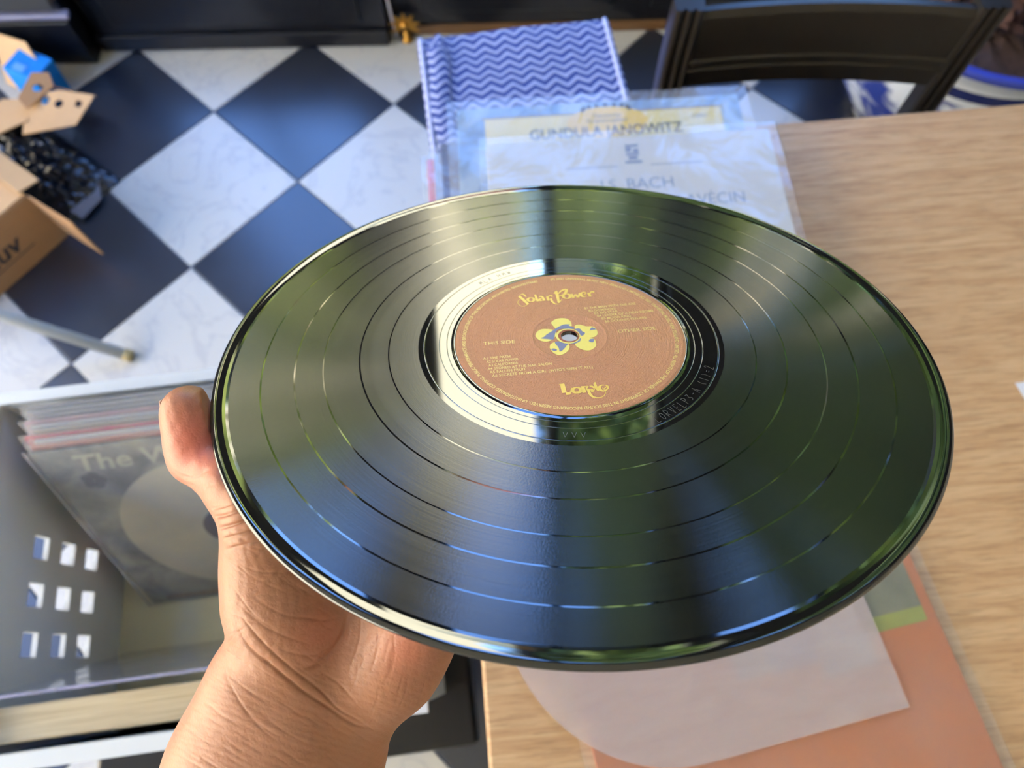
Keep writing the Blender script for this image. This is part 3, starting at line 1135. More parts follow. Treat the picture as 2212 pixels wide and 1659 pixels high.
zrow = [0.561 - CZ0, 0.510 - CZ0, 0.460 - CZ0]
hl = [sq(y, z, 0.026) for y in (0.035, -0.018, -0.071) for z in zrow]
RZ90 = Matrix.Rotation(math.radians(90), 4, 'Z')
for s in (-1, 1):
    w = plate('side_wall', [(-HDY + 0.006, 0.004), (HDY - 0.006, 0.004), (HDY - 0.006, H - 0.006), (-HDY + 0.006, H - 0.006)], hl, 0.006, M_WHITEPL, crate)
    w.matrix_local = Matrix.Translation((s * (HWX - 0.014), 0, 0)) @ RZ90 @ RX90
hf = [sq(x, z, 0.026) for x in [(-0.16 + 0.0533 * k) for k in range(7)] for z in zrow]
for s in (-1, 1):
    w = plate('end_wall', [(-HWX + 0.017, 0.004), (HWX - 0.017, 0.004), (HWX - 0.017, H - 0.006), (-HWX + 0.017, H - 0.006)], hf if s > 0 else [], 0.006, M_WHITEPL, crate)
    w.matrix_local = Matrix.Translation((0, s * (HDY - 0.012), 0)) @ RX90
box('crate_floor', (0, 0, 0.003), (2 * HWX - 0.03, 2 * HDY - 0.02, 0.005), plain('cream_plastic_base', srgb(206, 202, 178), 0.5), crate)
rim_o = [(-HWX, -HDY), (HWX, -HDY), (HWX, HDY), (-HWX, HDY)]
rim_i = [(-HWX + 0.017, -HDY + 0.014), (HWX - 0.017, -HDY + 0.014), (HWX - 0.017, HDY - 0.014), (-HWX + 0.017, HDY - 0.014)]
rm = plate('rim', rim_o, [rim_i], 0.008, M_WHITEPL, crate)
rm.location = (0, 0, H - 0.004)

# records leaning inside
M_DISC = plain('pale_disc_print', srgb(196, 190, 172), 0.5, 0, 0.05, 14)
M_PURP = plain('purple_label_print', srgb(74, 62, 78), 0.5, 0, 0.08, 14)
spines = [(srgb(176, 84, 62), 'rust red'), (srgb(224, 222, 218), 'white'), (srgb(196, 40, 62), 'crimson'), (srgb(168, 160, 140), 'beige'), (srgb(186, 188, 192), 'light grey'),
          (srgb(184, 140, 150), 'dusty pink'), (srgb(120, 124, 132), 'slate grey'), (srgb(150, 152, 154), 'mid grey'), (srgb(92, 94, 104), 'charcoal')]
x_c = -0.012


def leaning(name, y0, lean, mat, label, z0=0.0062, xo=0.0, thick=0.004, op='records standing in the white crate'):
    e = empty(name)
    e.matrix_world = Matrix.Translation((CC.x, CC.y, CZ0)) @ Matrix.Rotation(CA, 4, 'Z') @ Matrix.Translation((x_c + xo, y0, z0)) @ \
        Matrix.Rotation(math.radians(-lean), 4, 'X') @ RX90
    tag(e, label, 'record sleeve', op)
    box('cover', (0, 0.1575, -thick / 2), (0.315, 0.315, thick), mat, e, 0.0006)
    return e


front = leaning('record_sleeve', -0.020, 25.0, mat_cover('grey_mottled'), 'mottled grey record sleeve with a pale disc on it, frontmost in the crate')
pd = plate('pale_disc', [(0.003 + 0.128 * math.cos(k / 64 * 2 * math.pi), 0.150 + 0.128 * math.sin(k / 64 * 2 * math.pi)) for k in range(64)], [], 0.0003, M_DISC, front)
pd.location = (0, 0, 0.0003)
pl = plate('purple_centre', [(0.003 + 0.036 * math.cos(k / 48 * 2 * math.pi), 0.150 + 0.036 * math.sin(k / 48 * 2 * math.pi)) for k in range(48)], [], 0.0003, M_PURP, front)
pl.location = (0, 0, 0.0006)
text('lettering', 'The Who', 0.036, plain('pale_title_ink', srgb(178, 176, 160), 0.5), front, (-0.125, 0.279, 0.0004), 0, 0.15, 'LEFT', bold=0.0008, shear=0.2)
for k in range(5):
    a = k * 2 * math.pi / 5
    pt = plate('printed_flower', [(0.0065 * math.cos(q) + 0.0075 * math.cos(a), 0.0065 * math.sin(q) + 0.0075 * math.sin(a)) for q in [j * 2 * math.pi / 12 for j in range(12)]],
               [], 0.0002, plain('dark_flower_print', srgb(62, 58, 76), 0.6), front)
    pt.location = (-0.115, 0.262, 0.0005 + 0.00005 * k)
box('printed_strip', (-0.098, 0.012, 0.0004), (0.075, 0.009, 0.0002), plain('tan_print', srgb(150, 128, 108), 0.6, 0, 0.4, 90), front)
po = sheet_wavy('plastic_outer', 0.326, 0.322, 0.002, M_POLY, front, 0.0010, 5)
po.location = (0, 0.158, 0.0006)
box('plastic_edge', (-0.163, 0.158, 0.0012), (0.0016, 0.320, 0.0016), mat_clear_plastic('dense_poly_edge', 0.75, (0.6, 0.6, 0.68, 1)), front)
y = -0.020
lean = 25.0
for k, (c, nm) in enumerate(spines):
    y += 0.0088
    lean -= 0.75
    sl = leaning('record_sleeve', y + 0.001, lean, plain('sleeve_' + nm.replace(' ', '_'), c, 0.45, 0, 0.06, 20), nm + ' edged record sleeve, number %s behind the mottled grey one in the crate' %
                 ['one', 'two', 'three', 'four', 'five', 'six', 'seven', 'eight', 'nine'][k], xo=0.006 * math.sin(k * 2.3))
    box('plastic_outer', (0, 0.1605, 0.0012), (0.322, 0.320, 0.0004), M_POLY, sl)

# wooden board and a clear empty sleeve at the front of the crate
wb = tag(box('wooden_board', (0, 0, 0), (0.335, 0.033, 0.258), M_PINE, None, 0.002), 'thick pale pine board standing in the front of the crate', 'board')
wb.matrix_world = Matrix.Translation((CC.x, CC.y, CZ0)) @ Matrix.Rotation(CA, 4, 'Z') @ Matrix.Translation((-0.038, -0.1505, 0.1352))
es = empty('empty_plastic_sleeve')
es.matrix_world = Matrix.Translation((CC.x, CC.y, CZ0)) @ Matrix.Rotation(CA, 4, 'Z') @ Matrix.Translation((-0.035, -0.078, 0.0075)) @ Matrix.Rotation(math.radians(9.5), 4, 'X') @ RX90
tag(es, 'empty clear plastic sleeve leaning on the pine board', 'plastic sleeve')
q = sheet_wavy('plastic_sheet', 0.325, 0.275, 0.002, M_POLY, es, 0, 21)
q.location = (0, 0.1375, 0)
box('folded_edge', (0, 0.2765, 0.001), (0.325, 0.004, 0.003), mat_clear_plastic('lilac_poly_edge', 0.8, (0.45, 0.45, 0.68, 1)), es)

# ------------------------------------------------------------------ cardboard on the floor
P0 = Vector((-1.04, 0.951, 0))
adir = Vector((-0.6, -0.8, 0))
bdir = Vector((-0.8, 0.6, 0))
BH = 0.15
cb = tag(empty('cardboard_carton', P0, math.atan2(adir.y, adir.x)), 'brown cardboard carton with dark lettering at the left edge', 'carton')
La, Lb = 0.30, 0.24


def wall_piece(name, x0, y0, x1, y1, z0, z1, mat, th=0.004):
    d = Vector((x1 - x0, y1 - y0, 0))
    r = Matrix.Rotation(math.atan2(d.y, d.x), 4, 'Z')
    return box(name, ((x0 + x1) / 2, (y0 + y1) / 2, (z0 + z1) / 2), (d.length, th, z1 - z0), mat, cb, 0.0006, r)


# local x runs along the printed face, local y towards the inside (negative y)
wall_piece('printed_side', 0, -0.002, La, -0.002, 0.001, BH, M_CARD)
wall_piece('side', 0, -Lb, La, -Lb, 0.001, BH, M_CARD)
wall_piece('side', 0.002, -0.005, 0.002, -Lb + 0.003, 0.001, BH, M_CARD)
wall_piece('side', La - 0.002, -0.005, La - 0.002, -Lb + 0.003, 0.001, BH, M_CARD)
box('bottom', (La / 2, -Lb / 2, 0.003), (La - 0.01, Lb - 0.01, 0.004), M_CARD, cb)
box('top_flap', (La / 2, -0.062, BH + 0.003), (La - 0.004, 0.118, 0.004), M_CARDL, cb, 0.0006)
box('top_flap', (La / 2, -0.180, BH + 0.003), (La - 0.004, 0.110, 0.004), M_CARDL, cb, 0.0006)
box('top_flap', (-0.016, -0.10, BH + 0.009), (0.05, 0.19, 0.004), M_CARDL, cb, 0.0006, Matrix.Rotation(math.radians(-9), 4, 'Y'))
wall_piece('side_flap', 0.0, 0.002, -0.008, 0.135, 0.03, BH, M_CARD)
tx = text('printed_lettering', 'zauv', 0.066, M_INK, cb, thick=0.0002, bold=0.001, shear=0.25)
tx.matrix_local = Matrix.Translation((0.205, 0.0006, 0.058)) @ Matrix.Rotation(math.radians(180), 4, 'Z') @ RX90
box('printed_rule', (0.14, 0.0006, 0.047), (0.15, 0.0004, 0.003), M_INK, cb)

# die-cut inserts
def ngon(cx, cy, r, n=14):
    return [(cx + r * math.cos(k / n * 2 * math.pi), cy + r * math.sin(k / n * 2 * math.pi)) for k in range(n)]


g1 = onz(115, 250, 0.05)
ins = tag(empty('cardboard_insert', (g1.x, g1.y, 0.0), math.radians(-18)), 'folded die-cut cardboard insert with round holes, on the black plastic bag', 'packaging')
pA = plate('holed_panel', [(-0.02, -0.085), (0.10, -0.03), (0.115, 0.055), (0.02, 0.045), (-0.055, 0.01)], [ngon(-0.002, 0.012, 0.011), ngon(0.036, 0.012, 0.011), sq(0.085, 0.024, 0.017)], 0.003, M_CARDL, ins)
pA.matrix_local = Matrix.Translation((0.0, 0, 0.085)) @ Matrix.Rotation(math.radians(12), 4, 'X')
pB = plate('raised_panel', [(-0.055, -0.01), (-0.02, -0.03), (0.0, 0.055), (-0.03, 0.085), (-0.065, 0.07)], [ngon(-0.03, 0.035, 0.012)], 0.003, M_CARD, ins)
pB.matrix_local = Matrix.Translation((0.0, 0.0, 0.093)) @ Matrix.Rotation(math.radians(8), 4, 'Y')
pC = plate('side_panel', [(-0.17, -0.10), (-0.10, -0.13), (-0.02, -0.05), (-0.055, 0.012), (-0.13, 0.0)], [], 0.003, M_CARDL, ins)
pC.matrix_local = Matrix.Translation((0.0, 0, 0.080)) @ Matrix.Rotation(math.radians(-6), 4, 'Y')
pD = plate('back_panel', [(-0.02, 0.0), (0.075, 0.0), (0.07, 0.045), (-0.02, 0.06)], [ngon(0.012, 0.028, 0.009), ngon(0.042, 0.026, 0.009)], 0.003, M_CARD, ins)
pD.matrix_local = Matrix.Translation((0.0, 0.058, 0.083)) @ Matrix.Rotation(math.radians(-52), 4, 'X')

g2 = onz(60, 330, 0.03)
bag = empty('black_plastic_bag', (g2.x, g2.y, 0), math.radians(-38))
tag(bag, 'crumpled shiny black plastic bag under the die-cut cardboard', 'plastic bag')
vs, fs = [], []
rng = np.random.default_rng(3)
NX, NY = 46, 22
hgt = rng.uniform(0, 1, (NY + 1, NX + 1))
for _ in range(1):
    hgt = (hgt + np.roll(hgt, 1, 0) + np.roll(hgt, 1, 1)) / 3
for j in range(NY + 1):
    for i in range(NX + 1):
        u, v = i / NX - 0.5, j / NY - 0.5
        env = max(0.0, 1 - (2 * abs(u)) ** 4) * max(0.0, 1 - (2 * abs(v)) ** 2.4)
        vs.append((0.44 * u, 0.17 * v + 0.004 * hgt[j, i], 0.002 + env * (0.028 + 0.045 * hgt[j, i])))
for j in range(NY):
    for i in range(NX):
        b = j * (NX + 1) + i
        fs.append((b, b + 1, b + NX + 2, b + NX + 1))
mesh('bag_film', vs, fs, plain('glossy_black_film', (0.012, 0.012, 0.015, 1), 0.22, 0, 0.2, 30), bag)
bt = plate('torn_corner', [(0.17, -0.05), (0.245, -0.045), (0.235, 0.02), (0.19, 0.05)], [], 0.001, plain('silver_film', srgb(150, 150, 160), 0.25, 0.6, 0.3, 60), bag)
bt.location = (0, 0, 0.014)

g3 = onz(62, 145, 0.09)
bb = tag(empty('blue_box', (g3.x, g3.y, 0), math.radians(-22)), 'small bright blue box tilted against cardboard on the floor', 'box')
o = box('box_body', (0, 0, 0.055), (0.085, 0.075, 0.10), plain('bright_blue_card', srgb(30, 140, 226), 0.5, 0, 0.05, 20), bb, 0.002, Matrix.Rotation(math.radians(8), 4, 'Y'))
box('box_sticker', (0.0, -0.02, 0.1075), (0.03, 0.02, 0.0008), plain('pale_sticker', srgb(120, 180, 236), 0.5), bb, 0, Matrix.Rotation(math.radians(8), 4, 'Y'))

g4 = onz(8, 130, 0.12)
c4 = tag(empty('moulded_cardboard_tray', (g4.x, g4.y, 0), math.radians(-30)), 'brown cardboard tray standing behind the blue box', 'packaging')
pE = plate('tray_panel', [(-0.10, 0.0), (0.045, 0.0), (0.055, 0.10), (0.02, 0.145), (-0.10, 0.13)], [ngon(-0.03, 0.06, 0.015)], 0.003, M_CARDL, c4)
pE.matrix_local = Matrix.Translation((0, 0, 0.002)) @ Matrix.Rotation(math.radians(64), 4, 'X')
pF = plate('tray_fold', [(-0.10, 0.0), (0.045, 0.0), (0.03, 0.07), (-0.10, 0.07)], [], 0.003, M_CARD, c4)
pF.matrix_local = Matrix.Translation((0, 0, 0.003))

# grey tubular leg of a stand at the left
tb = onz(284, 771, 0.006)
tl = onz(-40, 668, 0.16)
tl2 = tl + (tl - tb) * 1.2
rack = tag(empty('metal_stand', (tb.x, tb.y, 0)), 'grey tubular stand leg resting on the floor beside the carton', 'stand')
tube('stand_leg', [(0, 0, 0.011), tl - Vector((tb.x, tb.y, 0)), tl2 - Vector((tb.x, tb.y, 0))], 0.0125, plain('grey_painted_metal', srgb(176, 176, 170), 0.4, 0, 0.04, 30), rack, 14)
dirv = (tl - Vector((tb.x, tb.y, 0.011))).normalized()
tube('rubber_foot', [Vector((0, 0, 0.011)) - dirv * 0.006, Vector((0, 0, 0.011)) + dirv * 0.014], 0.0132, plain('yellowed_rubber', srgb(160, 140, 92), 0.6), rack, 14)
l2 = tl2 - Vector((tb.x, tb.y, 0))
tube('stand_leg', [l2, (l2.x - 0.25, l2.y - 0.25, 0.010)], 0.0125, plain('grey_painted_metal', srgb(150, 150, 146), 0.4), rack, 14)

# ------------------------------------------------------------------ the record
RC = CAM + ray(1230, 725.8) * 0.3010
nc = Vector((-0.0231, -0.7525, -0.6582)).normalized()
RN = (AX_R * nc.x - AX_U * nc.y + AX_F * nc.z).normalized()
E1 = Vector((0.99719154, 0.06981019, -0.02712122))
E1 = (E1 - RN * E1.dot(RN)).normalized()
E2 = RN.cross(E1)
RM = Matrix(((E1.x, E2.x, RN.x, RC.x), (E1.y, E2.y, RN.y, RC.y), (E1.z, E2.z, RN.z, RC.z), (0, 0, 0, 1)))


def lp(x, y):
    """photo pixel on the record plane -> coordinates in the record's own plane (metres)"""
    d = ray(x, y)
    P = CAM + d * ((RC - CAM).dot(RN) / d.dot(RN)) - RC
    return (P.dot(E1), P.dot(E2))


rec = empty('vinyl_record')
rec.matrix_world = RM
tag(rec, 'black vinyl record with a copper label, held up over the table by the hand', 'record')
ZG = -0.00030
vp = [(0.00362, -0.0002), (0.00362, -0.0019), (0.004, -0.0021), (0.050, -0.0021), (0.066, -0.0018), (0.1445, -0.0018), (0.1475, -0.0023), (0.1500, -0.0021), (0.1508, -0.0015), (0.1511, -0.0008)]
vp += [(0.1510, -0.0003), (0.1506, 0.0001), (0.1500, 0.00036), (0.1492, 0.00044), (0.1484, 0.00034), (0.1474, 0.00008), (0.1464, -0.00014), (0.1452, ZG), (0.1440, ZG), (0.1320, ZG), (0.1182, ZG),
       (0.1065, ZG), (0.0912, ZG), (0.0790, ZG), (0.0665, ZG), (0.0640, ZG), (0.06385, ZG - 0.00004), (0.06355, ZG - 0.00004), (0.0634, ZG), (0.0573, ZG), (0.0572, ZG - 0.00004), (0.0570, ZG - 0.00004), (0.0569, ZG),
       (0.0540, ZG), (0.0539, ZG - 0.00004), (0.0537, ZG - 0.00004), (0.0536, ZG), (0.0520, ZG), (0.0512, ZG + 0.00010), (0.0506, ZG + 0.00022), (0.0502, -0.0002)]


def lathe_crisp(name, prof, mat, parent, seg, limit=4.0):
    """closed lathe whose shading breaks at profile corners sharper than `limit` degrees"""
    n = len(prof)
    ang = [math.atan2(prof[(k + 1) % n][1] - prof[k][1], prof[(k + 1) % n][0] - prof[k][0]) for k in range(n)]
    runs, cur = [], [0]
    for k in range(1, n):
        d = abs((ang[k] - ang[k - 1] + math.pi) % (2 * math.pi) - math.pi)
        big = math.hypot(prof[(k + 1) % n][0] - prof[k][0], prof[(k + 1) % n][1] - prof[k][1]) > 0.0012
        if math.degrees(d) > 40 or (math.degrees(d) > limit and big) or (math.degrees(d) > limit and math.hypot(prof[k][0] - prof[k - 1][0], prof[k][1] - prof[k - 1][1]) > 0.0012):
            runs.append(cur + [k])
            cur = [k]
        else:
            cur.append(k)
    runs.append(cur + [0])
    vs, fs = [], []
    for run in runs:
        m, b = len(run), len(vs)
        for i in range(seg):
            a = 2 * math.pi * i / seg
            for k in run:
                vs.append((prof[k][0] * math.cos(a), prof[k][0] * math.sin(a), prof[k][1]))
        for i in range(seg):
            j = (i + 1) % seg
            for k in range(m - 1):
                fs.append((b + i * m + k, b + j * m + k, b + j * m + k + 1, b + i * m + k + 1))
    return mesh(name, vs, fs, mat, parent, True)


disc = lathe_crisp('vinyl_disc', vp, M_VINYL, rec, 288)
bands = [(0.1441, 0.13205), (0.13135, 0.1186), (0.11785, 0.1068), (0.1062, 0.0916), (0.0909, 0.0793), (0.0787, 0.0662)]
for a, b in bands:
    lathe('groove_band', [(b, ZG + 0.00005), (a, ZG + 0.00005)], M_GROOVE, rec, 192)
lab = lathe('paper_label', [(0.0037, -0.00005), (0.0155, -0.00005), (0.0160, 0.00000), (0.01625, 0.00012), (0.0165, 0.0), (0.0170, -0.00005), (0.0485, -0.00005), (0.0500, -0.00010), (0.0502, -0.0002)],
            M_LABEL, rec, 192)
ZL = 0.00003
M_CREAMP = plain('pale_gold_print', srgb(232, 206, 130), 0.4, 0.15, 0.04, 400)


def label_text(body, left, right, size, nm='track_title'):
    (x0, y0), (x1, y1) = left, right
    text(nm, body, size, M_CREAMP, lab, (x0, y0, ZL), math.atan2(y1 - y0, x1 - x0), math.hypot(x1 - x0, y1 - y0), 'LEFT', 0.000004, 0.00001)


mm = 0.001
tracks_b = [('B1 THE MAN WITH THE AXE', (9.9, 19.2), (34.1, 20.2)), ('B2 DOMINOES', (11.6, 16.9), (24.0, 17.4)), ('B3 BIG STAR', (13.7, 14.7), (24.6, 15.15)),
            ('B4 LEADER OF A NEW REGIME', (14.7, 12.6), (41.0, 13.6)), ('B5 MOOD RING', (16.3, 10.3), (29.7, 10.85)), ('B6 OCEANIC FEELING', (17.4, 8.0), (36.4, 8.8))]
tracks_a = [('A1 THE PATH', (-38.6, -12.2), (-27.0, -11.9)), ('A2 SOLAR POWER', (-37.4, -14.6), (-23.7, -14.2)), ('A3 CALIFORNIA', (-36.6, -16.9), (-24.2, -16.6)),
            ('A4 STONED AT THE NAIL SALON', (-37.2, -19.2), (-10.2, -18.8)), ('A5 FALLEN FRUIT', (-36.4, -21.4), (-21.2, -21.1)),
            ('A6 SECRETS FROM A GIRL (WHO\'S SEEN IT ALL)', (-35.6, -23.8), (6.4, -22.9))]
for b, l, r in tracks_b + tracks_a:
    label_text(b, (l[0] * mm, l[1] * mm), (r[0] * mm, r[1] * mm), 0.00235)
label_text('OTHER SIDE', (21.6 * mm, -0.3 * mm), (38.7 * mm, 0.2 * mm), 0.0031, 'side_marking')
label_text('THIS SIDE', (-38.0 * mm, -2.0 * mm), (-24.2 * mm, -2.2 * mm), 0.0031, 'side_marking')

# copyright line bent round the label
rimtxt = '(P) 2021 UNIVERSAL MUSIC NEW ZEALAND LIMITED (C) 2021 UNIVERSAL MUSIC NEW ZEALAND LIMITED. ALL RIGHTS OF THE OWNER OF COPYRIGHT IN THIS SOUND RECORDING RESERVED. UNAUTHORISED COPYING, PUBLIC PERFORMANCE AND BROADCASTING OF THIS RECORDING PROHIBITED. 00602435776682'


def bend(name, body, size, radius, a_start, a_span, mat, parent, z):
    o = text(name, body, size, mat, parent, (0, 0, 0), 0, None, 'LEFT', 0.000004, 0.00003)
    xs = [v.co.x for v in o.data.vertices]
    w = max(xs)
    for v in o.data.vertices:
        a = math.radians(a_start - a_span * v.co.x / w)
        r = radius + v.co.y
        v.co = (r * math.cos(a), r * math.sin(a), v.co.z + z)
    return o


bend('copyright_line', rimtxt, 0.0023, 0.0456, 93.0, 352.0, M_CREAMP, lab, ZL)


# display titles, drawn as pen strokes
def cropped(x0, y0, k):
    return lambda pts: [lp(x0 + x * k, y0 + y * k) for x, y in pts]


def ring(cx, cy, rx, ry, n=16):
    return [(cx + rx * math.cos(2 * math.pi * k / n), cy + ry * math.sin(2 * math.pi * k / n)) for k in range(n + 1)]


def ringw(thick, thin, n=16):
    return [(thin + (thick - thin) * abs(math.cos(2 * math.pi * k / n)) ** 1.5) * mm for k in range(n + 1)]


cs = cropped(1100, 600, 210 / 2212)
strokes = []


def st_(c, pts, ws):
    if isinstance(ws, (int, float)):
        ws = [ws] * len(pts)
    strokes.append((c(pts), [w * mm for w in ws]))


st_(cs, [(225, 420), (330, 510), (430, 600)], [1.3, 1.5, 1.3])
st_(cs, [(235, 410), (300, 368), (345, 395), (385, 435)], [0.4, 0.5, 1.0, 0.3])
st_(cs, [(425, 600), (330, 655), (230, 620), (193, 555), (245, 490)], [0.5, 0.28, 0.28, 0.28, 0.28])
strokes.append((cs(ring(495, 500, 72, 44)), ringw(1.3, 0.55)))
st_(cs, [(592, 385), (615, 460), (652, 538)], [0.9, 1.1, 1.2])
st_(cs, [(675, 430), (750, 432), (800, 522)], [0.9, 1.0, 1.2])
st_(cs, [(745, 470), (690, 490), (705, 522), (760, 510)], [0.5, 1.1, 0.9, 0.4])
st_(cs, [(862, 420), (895, 522)], [1.1, 1.2])
st_(cs, [(875, 440), (930, 408), (985, 425)], [0.5, 0.9, 1.0])
st_(cs, [(945, 470), (980, 545), (1045, 592), (1135, 600)], [1.0, 1.1, 0.7, 0.15])
st_(cs, [(1062, 310), (1100, 430), (1128, 575)], [1.4, 1.4, 0.9])
st_(cs, [(1018, 362), (1085, 300)], [0.7, 0.9])
st_(cs, [(1110, 375), (1190, 295), (1300, 272), (1275, 345), (1200, 400), (1130, 405)], [0.4, 0.9, 1.3, 1.3, 0.7, 0.6])
st_(cs, [(1128, 570), (1200, 490)], [0.7, 0.3])
strokes.append((cs(ring(1308, 420, 82, 52)), ringw(1.5, 0.55)))
st_(cs, [(1412, 370), (1465, 460)], [1.2, 1.2])
st_(cs, [(1465, 462), (1505, 385), (1570, 450)], [0.5, 0.9, 1.2])
st_(cs, [(1575, 450), (1598, 345)], [0.8, 0.7])
st_(cs, [(1655, 405), (1735, 365), (1720, 330), (1650, 345), (1632, 390), (1680, 432), (1760, 415)], [0.35, 0.5, 0.6, 0.9, 1.4, 0.9, 0.3])
st_(cs, [(1795, 345), (1850, 428)], [1.2, 1.2])
st_(cs, [(1835, 385), (1862, 325), (1935, 325)], [0.4, 0.9, 1.5])
ribbons('album_title', strokes, M_GOLD, lab, ZL + 0.00001)
strokes = []
cs = cropped(1190, 810, 150 / 2212)
st_(cs, [(362, 295), (432, 572)], [1.9, 1.9])
st_(cs, [(262, 300), (420, 288)], [0.35, 0.6])
st_(cs, [(478, 600), (612, 588)], [1.5, 1.5])
st_(cs, [(615, 600), (655, 405)], [0.35, 0.35])
strokes.append((cs(ring(825, 490, 135, 88)), ringw(1.5, 0.5)))
st_(cs, [(660, 430), (780, 525), (980, 515), (1150, 470)], 0.32)
st_(cs, [(1015, 385), (1072, 570)], [1.3, 1.5])
st_(cs, [(955, 378), (1205, 368)], [0.6, 0.6])
st_(cs, [(1150, 375), (1125, 460)], [1.0, 0.6])
st_(cs, [(1190, 450), (1235, 590), (1330, 690), (1480, 728), (1640, 700), (1730, 610), (1738, 520), (1640, 405)], [1.1, 1.2, 1.0, 0.6, 0.35, 0.28, 0.26, 0.26])
st_(cs, [(1290, 450), (1335, 540)], [1.2, 1.2])
st_(cs, [(1230, 355), (1320, 370), (1390, 430)], [0.6, 0.9, 0.6])
st_(cs, [(1330, 540), (1400, 450)], [0.4, 0.4])
st_(cs, [(1415, 225), (1400, 290), (1455, 420), (1520, 520)], [0.2, 1.1, 1.3, 0.5])
st_(cs, [(1700, 325), (1610, 330), (1545, 400), (1585, 478), (1690, 508), (1795, 455), (1812, 375), (1745, 325)], [0.35, 0.7, 1.3, 1.2, 0.7, 0.6, 0.9, 0.5])
st_(cs, [(1795, 358), (1690, 440)], [0.5, 0.4])
ribbons('artist_title', strokes, M_GOLD, lab, ZL + 0.00001)

# printed flower round the spindle hole
M_PETAL = plain('yellow_petal_print', srgb(236, 220, 112), 0.45, 0.0, 0.05, 500)
M_PBLUE = plain('blue_grey_petal_print', srgb(112, 118, 164), 0.45, 0.0, 0.12, 900)
cf = cropped(1140, 670, 180 / 2212)
petals = [[(610, 340), (700, 260), (860, 215), (1020, 225), (1130, 290), (1165, 380), (1150, 430), (1000, 470), (760, 490), (690, 440)],
          [(200, 690), (230, 600), (330, 520), (480, 500), (690, 530), (760, 640), (680, 770), (540, 830), (400, 830), (280, 780)],
          [(580, 990), (620, 890), (820, 830), (1040, 890), (1105, 940), (1100, 1030), (1040, 1110), (930, 1175), (810, 1195), (680, 1130), (610, 1050)],
          [(1250, 900), (1350, 790), (1420, 720), (1750, 760), (1815, 900), (1800, 970), (1700, 1050), (1580, 1075), (1420, 1040), (1290, 960)],
          [(1240, 440), (1280, 390), (1400, 390), (1560, 430), (1700, 430), (1800, 480), (1855, 600), (1820, 680), (1720, 725), (1430, 740), (1330, 680), (1280, 560)]]
blues = [[(780, 465), (950, 385), (1120, 380), (1090, 410), (1220, 460), (1200, 500), (860, 500), (740, 590), (690, 770), (540, 770), (350, 750), (430, 710), (500, 650), (640, 560)],
         [(1250, 500), (1370, 490), (1440, 560), (1520, 610), (1430, 680), (1300, 570)], [(800, 830), (1060, 870), (1010, 970), (930, 1060), (850, 1100), (820, 1000), (720, 860)],
         [(1320, 770), (1400, 740), (1380, 830), (1200, 900), (1060, 870), (1080, 830), (1240, 820)], [(1640, 540), (1700, 460), (1810, 510), (1690, 530)],
         [(1620, 820), (1660, 770), (1760, 770), (1740, 850), (1660, 850)], [(610, 1040), (700, 1020), (780, 1060), (700, 1090)]]


def flat_poly(name, pts, mat, parent, z):
    p = pts + [pts[0]]
    s = catmull(p, [1] * len(p), 5)[:-1]
    o = plate(name, [(q.x, q.y) for q, _ in s], [ngon(0, 0, 0.0038, 24)] if False else [], 0.000004, mat, parent)
    o.location = (0, 0, z)
    return o


for p in petals:
    flat_poly('petal', cf(p), M_PETAL, lab, ZL + 0.00001)
for p in blues:
    flat_poly('petal_shade', cf(p), M_PBLUE, lab, ZL + 0.00003)
plate('flower_heart', ngon(-0.0006, 0.0, 0.0054, 28), [ngon(0, 0, 0.0040, 24)], 0.000004, M_PETAL, lab).location = (0, 0, ZL + 0.00004)
plate('flower_heart', ngon(-0.0003, 0.0, 0.0047, 28), [ngon(0, 0, 0.0038, 24)], 0.000004, plain('rust_print', srgb(150, 66, 34), 0.5), lab).location = (0, 0, ZL + 0.00005)

# scratched matrix number in the run-out
G = {'L': [[(0, 1), (0, 0), (0.55, 0)]], 'O': [[(0.3, 1), (0.05, 0.7), (0.05, 0.3), (0.3, 0), (0.55, 0.3), (0.55, 0.7), (0.3, 1)]],
     'R': [[(0, 0), (0, 1), (0.45, 0.9), (0.45, 0.6), (0, 0.5)], [(0.1, 0.5), (0.55, 0)]], 'V': [[(0, 1), (0.28, 0)], [(0.28, 0), (0.6, 1)]],
     'E': [[(0, 1), (0, 0)], [(0, 1), (0.5, 1)], [(0, 0.5), (0.4, 0.5)], [(0, 0), (0.5, 0)]], 'P': [[(0, 0), (0, 1)], [(0, 1), (0.45, 0.9), (0.45, 0.6), (0, 0.5)]],
     '3': [[(0.05, 1), (0.5, 0.9), (0.2, 0.55), (0.5, 0.25), (0.05, 0)]], '-': [[(0.1, 0.5), (0.5, 0.5)]], 'A': [[(0, 0), (0.3, 1)], [(0.3, 1), (0.6, 0)], [(0.12, 0.4), (0.5, 0.4)]],
     '(': [[(0.35, 1), (0.15, 0.5), (0.35, 0)]], ')': [[(0.15, 1), (0.35, 0.5), (0.15, 0)]], '1': [[(0.25, 1), (0.25, 0)]], '=': [[(0.1, 0.6), (0.5, 0.6)], [(0.1, 0.35), (0.5, 0.35)]],
     '2': [[(0.05, 0.8), (0.3, 1), (0.5, 0.75), (0.05, 0), (0.55, 0)]], ' ': [], 'M': [[(0, 0), (0.1, 1)], [(0.1, 1), (0.3, 0.3)], [(0.3, 0.3), (0.5, 1)], [(0.5, 1), (0.6, 0)]],
     '4': [[(0.4, 0), (0.4, 1), (0, 0.4), (0.6, 0.4)]], 'H': [[(0, 0), (0, 1)], [(0.5, 0), (0.5, 1)], [(0, 0.5), (0.5, 0.5)]], 'W': [[(0, 1), (0.15, 0)], [(0.15, 0), (0.3, 0.6)], [(0.3, 0.6), (0.45, 0)], [(0.45, 0), (0.6, 1)]]}


